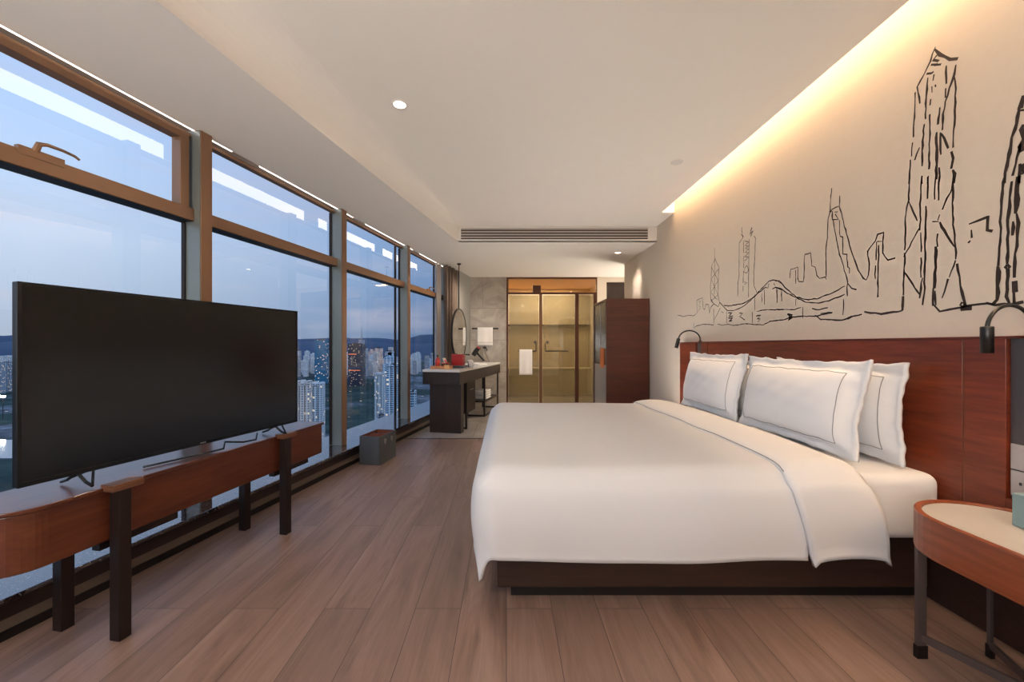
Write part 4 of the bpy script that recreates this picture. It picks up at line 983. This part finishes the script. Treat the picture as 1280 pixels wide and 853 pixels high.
# wash basin tray
bs = on_desk('wash_basin', 'shallow white wash basin set on the far half of the vanity top', 'basin', -0.22, 1.35)
mb = MB()
outb = stadium(-0.17, 0.17, -0.25, 0.25, 0.06); inb = stadium(-0.155, 0.155, -0.235, 0.235, 0.05); 
rs = [[mb.bm.verts.new((p[0], p[1], z)) for p in pts_] for pts_, z in ((outb, 0.0), (outb, 0.012), (inb, 0.012), (stadium(-0.12, 0.12, -0.2, 0.2, 0.05), 0.002))]
for r0, r1 in zip(rs, rs[1:]):
    for i in range(len(r0)): mb.bm.faces.new([r0[i], r0[(i+1) % len(r0)], r1[(i+1) % len(r0)], r1[i]])
mb.bm.faces.new(rs[-1]); mb.build('bowl', M_marble, bs)
mb = MB(); mb.tube([(-0.19, 0, 0), (-0.19, 0, 0.14), (-0.17, 0, 0.16), (-0.06, 0, 0.15)], 0.011, 10); mb.build('faucet', M_darkmetal, bs, smooth=True)
# hair dryer hanging
hd = thing('hair_dryer', 'black hair dryer with red nozzle ring hanging in its holder below the wall towel', 'hair dryer', (-0.60, 7.22, 0.92))
mb = MB(); mb.tube([(0.00, 0, 0.0), (0.05, 0, 0.075), (0.09, 0, 0.13)], [0.042, 0.044, 0.036], 16); mb.build('barrel', M_black, hd, smooth=False)
mb = MB(); mb.tube([(0.09, 0, 0.13), (0.103, 0, 0.15)], [0.036, 0.034], 16); mb.build('nozzle', plain('nozzle_red', srgb(170, 60, 62), 0.4), hd)
mb = MB(); mb.tube([(0.06, 0, 0.06), (0.13, -0.01, -0.02), (0.20, -0.02, -0.095)], [0.02, 0.018, 0.016], 12); mb.build('handle', M_black, hd, smooth=True)
cpts = [(0.20, -0.02, -0.095), (0.24, -0.02, -0.108), (0.30, 0.0, -0.11), (0.26, 0.1, -0.06), (0.20, 0.2, 0.05), (0.19, 0.28, 0.16), (0.19, 0.3, 0.17)]
mb = MB(); mb.tube(cpts, 0.005, 6); mb.build('cord', M_black, hd, smooth=True)
hk = thing('dryer_holder', 'small black wall holder under the towel on the tile wall', 'holder', (-0.41, Yf, 1.04))
mb = MB(); mb.box(-0.03, 0.03, -0.03, 0, 0, 0.035); mb.tube([(0.0, -0.03, 0.01), (0.04, -0.06, 0.0), (0.04, -0.06, -0.05)], 0.009, 8); mb.build('bracket', M_black, hk)

# ------------------------------------------------------------------ outside: city, hills, ground
GH = -180.0
t = NT('city_ground'); co = t.coords((0.006, 0.006, 0.006))
nz = t.n('ShaderNodeTexNoise', i_Scale=2.2, i_Detail=9.0, i_Roughness=0.7); t.l(co, nz.inputs[0])
nb = t.n('ShaderNodeTexNoise', i_Scale=0.5, i_Detail=2.0); t.l(co, nb.inputs[0])
co2 = t.coords((1, 1, 1)); vr = t.n('ShaderNodeTexVoronoi', i_Scale=0.035); t.l(co2, vr.inputs[0])
c0 = t.ramp(nz.outputs[0], [(0.35, srgb(26, 42, 44)), (0.55, srgb(44, 66, 62)), (0.75, srgb(84, 100, 92))])
c1 = t.ramp(vr.outputs['Distance'], [(0.0, srgb(150, 158, 165)), (0.5, srgb(90, 96, 104)), (1.0, srgb(60, 68, 74))])
c = t.mix(t.ramp(nb.outputs[0], [(0.48, (0, 0, 0, 1)), (0.56, (1, 1, 1, 1))]), c0, c1)
gv = t.n('ShaderNodeTexVoronoi', i_Scale=0.02); t.l(co2, gv.inputs[0])
dots = t.math('LESS_THAN', gv.outputs['Distance'], 0.07)
t.bsdf(c, 0.9, 0, 0.1, None, (1.0, 0.8, 0.55, 1), t.math('MULTIPLY', dots, 1.5)); M_ground = t.m
mb = MB(); mb.box(-14000, 6000, -6000, 12000, GH-2, GH)
tag(mb.build('ground', M_ground), 'city ground far below the windows', 'ground', kind='structure')
M_hill = plain('hazed_hill_forest', srgb(50, 72, 98), 0.95, noise=0.25, nscale=0.004)  # forest colour turned blue to stand for distance haze
rh = random.Random(11)
def ridge(z, x0, x1, base, amp, name, seed, label):
    mb = MB(); n_ = 80
    def hfun(x):
        return base+amp*(0.5*math.sin(x*0.0011+seed)+0.3*math.sin(x*0.0027+seed*2.1)+0.16*math.sin(x*0.0061+seed*3)+0.07*math.sin(x*0.015+seed))
    mb.grid(lambda u, v: (x0+(x1-x0)*u, z+1400*(v-0.5)*2+200*math.sin(u*22), GH-1+(hfun(x0+(x1-x0)*u)-GH)*max(0, math.cos((v-0.5)*PI))**0.8*(1+0.05*math.sin(u*130+v*7))), n_, 12)
    return tag(mb.build(name, M_hill, smooth=True), label, 'hills', kind='structure')
ridge(8200, -16000, 3000, 190, 110, 'hills', 2.0, 'far haze-blue forested hills on the horizon')
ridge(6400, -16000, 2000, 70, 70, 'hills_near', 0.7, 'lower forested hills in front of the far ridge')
M_water = plain('lake_water', srgb(88, 110, 130), 0.08, noise=0.05, nscale=0.01)
mb = MB(); pts = [(-1000+r_*math.cos(a), 700+0.22*r_*math.sin(a)) for a, r_ in [(2*PI*i/40, 330+40*math.sin(i*1.3)) for i in range(40)]]
mb.prism(pts, GH, GH+0.5); tag(mb.build('lake', M_water), 'pale lake far below beyond the left window', 'lake', kind='structure')

F = {
 'white': facade('facade_white', srgb(222, 228, 230), srgb(62, 78, 92), 3.0, 3.2, 0.5, 0.55, 0.10, 1.0),
 'cream': facade('facade_cream', srgb(226, 216, 208), srgb(92, 88, 92), 3.0, 3.6, 0.45, 0.5, 0.12, 2.0),
 'blue': facade('facade_blue', srgb(214, 228, 236), srgb(34, 92, 128), 3.4, 7.0, 0.72, 0.55, 0.04, 3.0, 0.4),
 'grey': facade('facade_grey', srgb(160, 172, 184), srgb(52, 66, 84), 3.2, 4.0, 0.6, 0.5, 0.10, 4.0),
 'pink': facade('facade_pink', srgb(224, 196, 188), srgb(120, 96, 100), 3.2, 4.0, 0.5, 0.5, 0.22, 5.0),
 'glass': facade('facade_glass', srgb(52, 96, 124), srgb(60, 130, 160), 3.6, 5.0, 0.85, 0.8, 0.05, 6.0, 0.15),
 'dark': facade('facade_dark', srgb(28, 40, 58), srgb(40, 56, 82), 3.6, 4.0, 0.7, 0.6, 0.05, 7.0, 0.3),
}
M_redlamp = emit('red_sign_light', (1.0, 0.28, 0.16, 1), 0.8)
M_warmlamp = emit('stadium_flood_light', (1.0, 0.95, 0.75, 1), 60)

def tower(x, z, w, d, top, mat, name='apartment_tower', label='', style=0, rz=0.0, group=None, base=GH, cat='tower'):
    """style 0 plain slab with roof plant, 1 ribbed, 2 stepped crown, 3 spire"""
    H = top-base
    o = thing(name, label, cat, (x, z, base), rz, group)
    mb = MB(); hw, hd = w/2, d/2
    if style == 1:
        nr_ = max(3, int(w/9))
        for i in range(nr_):
            a = -hw+w*i/nr_; b = a+w/nr_*0.72; mb.box(a, b, -hd, hd, 0, H-(2.5 if i % 2 else 0))
        mb.box(-hw+1, hw-1, -hd+3, hd-3, 0, H-1)
    elif style == 2:
        mb.box(-hw, hw, -hd, hd, 0, H*0.86); mb.box(-hw*.8, hw*.8, -hd*.8, hd*.8, H*0.86, H*0.95); mb.box(-hw*.5, hw*.5, -hd*.5, hd*.5, H*0.95, H)
    else:
        mb.box(-hw, hw, -hd, hd, 0, H-5)
    mb.build('facade', F[mat], o)
    mb = MB(); mb.box(-hw*.4, hw*.1, -hd*.5, hd*.5, H-5.2, H+1); mb.box(hw*.25, hw*.6, -hd*.3, hd*.6, H-5.2, H-1.5)
    if style == 1 or style == 0: mb.box(-hw, hw, -hd, -hd+0.6, H-5.2, H-3.8)
    mb.build('roof_house', M_white if mat in ('white', 'cream') else M_greypanel, o)
    if style == 3:
        mb = MB(); mb.tube([(0, 0, H-5), (0, 0, H+w*1.6), (0, 0, H+w*2.6)], [w*.16, w*.07, w*.02], 8); mb.build('spire', M_silver, o)
    return o
def tpx(xa, xb, ytop, Z, mat, **kw):
    x = ((xa+xb)/2-CX)*Z/FPX; w = (xb-xa)*Z/FPX; top = CAMH-(ytop-CY)*Z/FPX
    return tower(x, Z, w, kw.pop('d', w*0.6), top, mat, **kw)
# two white slabs right of the television
tpx(371, 390, 476, 500, 'cream', style=1, label='cream apartment slab closest beyond the glass, right of the television edge', rz=0.15)
tpx(388, 406, 478, 560, 'white', style=1, label='white ribbed apartment tower next to the cream slab, beside the window post', rz=0.1)
tpx(395, 409, 424, 1900, 'glass', style=0, name='office_tower', label='teal glass office tower with lit corner above the apartment rows')
# third bay
tpx(437, 455, 429, 1800, 'dark', style=0, name='office_tower', label='dark office tower with red lit bands')
for k, yy in enumerate((440, 452)):
    pass
dk_t = [o for o in bpy.data.objects if o.get('label') == 'dark office tower with red lit bands'][0]
for hh_ in (140, 68):
    mb = MB(); mb.box(-30, 6 if hh_ > 100 else 22, -19.9, -19.5, hh_, hh_+4); mb.build('lit_band', M_redlamp, dk_t)
tpx(449, 455, 424, 2600, 'grey', style=3, name='spire_tower', label='slim grey tower with a tall needle spire on the skyline')
tpx(469, 482, 466, 760, 'white', style=1, label='white apartment tower left of the blue banded tower', rz=0.1)
tpx(480, 499, 441, 820, 'blue', style=2, label='tall white tower with blue window bands')
tpx(484, 503, 455, 640, 'blue', style=1, label='second blue banded tower in front of the tallest one', rz=0.2)
tpx(467, 490, 518, 470, 'grey', style=2, label='low stepped grey tower at the foot of the blue banded towers', rz=0.3)
tpx(513, 521, 488, 560, 'blue', style=1, label='blue banded tower low in the window bay beside the curtain')
tpx(543, 549, 413, 1500, 'white', style=0, label='thin pale tower next to the pale curtain')
# left of the TV
tpx(4, 21, 445, 1700, 'white', style=1, label='wide white apartment block in the left edge of the view', d=40)
# distant fields
mats = ['white', 'cream', 'grey', 'pink', 'white', 'blue']
fields = [  # x range px, y top range, Z range, count, group
  (368, 412, (436, 452), (2300, 2900), 26, 'distant towers seen right of the television', 'distant apartment tower in the city band right of the television', ('white', 'cream', 'white', 'grey')),
  (434, 496, (434, 452), (2300, 3000), 34, 'distant towers seen above the grey bin', 'distant tower in the hazy city band above the grey bin', ('pink', 'cream', 'white', 'grey', 'pink')),
  (513, 546, (436, 452), (2300, 3000), 10, 'distant towers seen beside the curtain', 'distant tower in the city band beside the curtain', ('grey', 'blue', 'white')),
  (-14, 22, (450, 470), (1500, 2600), 14, 'low city blocks seen left of the television', 'low distant city block left of the television', ('white', 'grey', 'pink', 'cream')),
  (30, 368, (438, 455), (2300, 3000), 26, 'distant towers hidden behind the television', 'distant tower in the city band behind the television', ('white', 'grey', 'cream', 'pink')),
]
rf = random.Random(21); taken = []
for (xa, xb, yr, zr_, cnt, grp, lab, ms) in fields:
    protos = {}
    for i in range(cnt):
        for _try in range(60):
            Z = rf.uniform(*zr_); xp = xa+(xb-xa)*rf.random(); yt = rf.uniform(*yr); x = (xp-CX)*Z/FPX; w = rf.uniform(22, 42)
            if all(math.hypot(x-p[0], Z-p[1]) > (w+p[2])*0.78 for p in taken): break
        else: continue
        taken.append((x, Z, w)); mat = ms[i % len(ms)]; top = CAMH-(yt-CY)*Z/FPX
        if mat not in protos:
            o = tower(x, Z, 30, 24, GH+120, mat, label=lab, style=(i % 3), group=grp, rz=0); protos[mat] = o
        else: o = copy_tree(protos[mat])
        o.location = (x, Z, GH); o.scale = (w/30, w/30, (top-GH)/120); o.rotation_euler.z = rf.choice([0, 0.2, -0.3])
# stadium lights left
fl = thing('flood_light', 'bright sparkling flood light mast in the valley left of the television', 'flood light', (-1210*1.0, 980, GH))
fl.location = ((21-CX)*980/FPX, 980, GH)
zt = CAMH-(496-CY)*980/FPX-GH
mb = MB(); mb.tube([(0, 0, 0), (0, 0, zt)], 0.8, 8); mb.build('mast', M_greypanel, fl)
mb = MB(); mb.box(-6, 6, -1, 0, zt-2, zt+2.4); mb.build('lamp_bank', M_warmlamp, fl)
fl2 = copy_tree(fl); fl2['label'] = 'second flood light mast at the left edge of the view'; fl2.location.x -= 34

# ------------------------------------------------------------------ sky
w = bpy.data.worlds.new('sky'); SC.world = w; w.use_nodes = True
T = w.node_tree; T.nodes.clear()
out = T.nodes.new('ShaderNodeOutputWorld'); bg = T.nodes.new('ShaderNodeBackground'); T.links.new(bg.outputs[0], out.inputs[0])
tc = T.nodes.new('ShaderNodeTexCoord'); sp = T.nodes.new('ShaderNodeSeparateXYZ'); T.links.new(tc.outputs['Generated'], sp.inputs[0])
def ramp(inp, stops):
    r = T.nodes.new('ShaderNodeValToRGB'); e = r.color_ramp.elements
    set_stops(e, stops)
    T.links.new(inp, r.inputs[0]); return r.outputs[0]
mr_ = T.nodes.new('ShaderNodeMapRange'); mr_.inputs[1].default_value = -0.2; mr_.inputs[2].default_value = 0.8; T.links.new(sp.outputs[2], mr_.inputs[0])
elev = ramp(mr_.outputs[0], [(0.0, (0.10, 0.14, 0.19, 1)), (0.19, (0.22, 0.29, 0.40, 1)), (0.215, (0.40, 0.47, 0.60, 1)), (0.28, (0.44, 0.55, 0.72, 1)), (0.38, (0.53, 0.66, 0.86, 1)), (0.60, (0.43, 0.62, 0.97, 1)), (1.0, (0.34, 0.52, 0.90, 1))])
mr2 = T.nodes.new('ShaderNodeMapRange'); mr2.inputs[1].default_value = -1; mr2.inputs[2].default_value = 1; T.links.new(sp.outputs[1], mr2.inputs[0])
az = ramp(mr2.outputs[0], [(0.0, (1.3, 1.35, 1.4, 1)), (0.5, (1.3, 1.3, 1.3, 1)), (0.82, (1.2, 1.18, 1.14, 1)), (0.92, (0.86, 0.90, 0.95, 1)), (0.968, (0.58, 0.70, 0.84, 1)), (0.992, (0.40, 0.54, 0.74, 1))])
mx = T.nodes.new('ShaderNodeMix'); mx.data_type = 'RGBA'; mx.blend_type = 'MULTIPLY'; mx.inputs[0].default_value = 1; mx.clamp_factor = False
T.links.new(elev, mx.inputs[6]); T.links.new(az, mx.inputs[7])
mp = T.nodes.new('ShaderNodeMapping'); mp.inputs['Scale'].default_value = (1.2, 1.2, 9); T.links.new(tc.outputs['Generated'], mp.inputs[0])
cn = T.nodes.new('ShaderNodeTexNoise'); cn.inputs['Scale'].default_value = 1.6; cn.inputs['Detail'].default_value = 6; T.links.new(mp.outputs[0], cn.inputs[0])
cm = ramp(cn.outputs[0], [(0.5, (0, 0, 0, 1)), (0.75, (0.5, 0.5, 0.5, 1))])
mx2 = T.nodes.new('ShaderNodeMix'); mx2.data_type = 'RGBA'; T.links.new(cm, mx2.inputs[0]); T.links.new(mx.outputs[2], mx2.inputs[6]); mx2.inputs[7].default_value = (0.66, 0.62, 0.72, 1)
T.links.new(mx2.outputs[2], bg.inputs[0]); bg.inputs[1].default_value = 1.0

# ------------------------------------------------------------------ camera and colour
cam = bpy.data.cameras.new('camera'); co_ = bpy.data.objects.new('camera', cam); COL.objects.link(co_)
co_.location = (0, 0, CAMH); co_.rotation_euler = (PI/2, 0, 0)
cam.sensor_width = 36; cam.sensor_fit = 'HORIZONTAL'; cam.lens = FPX/1280*36
cam.shift_x = (640-CX)/1280; cam.shift_y = (CY-426.5)/1280; cam.clip_start = 0.02; cam.clip_end = 40000
SC.camera = co_
vs = SC.view_settings; vs.view_transform = 'Standard'; vs.look = 'None'; vs.gamma = 1; vs.exposure = 0.0; vs.use_curve_mapping = False
SC.cycles.use_denoising = True
SC.cycles.max_bounces = 10; SC.cycles.transparent_max_bounces = 16; SC.cycles.diffuse_bounces = 5
SC.cycles.sample_clamp_indirect = 6
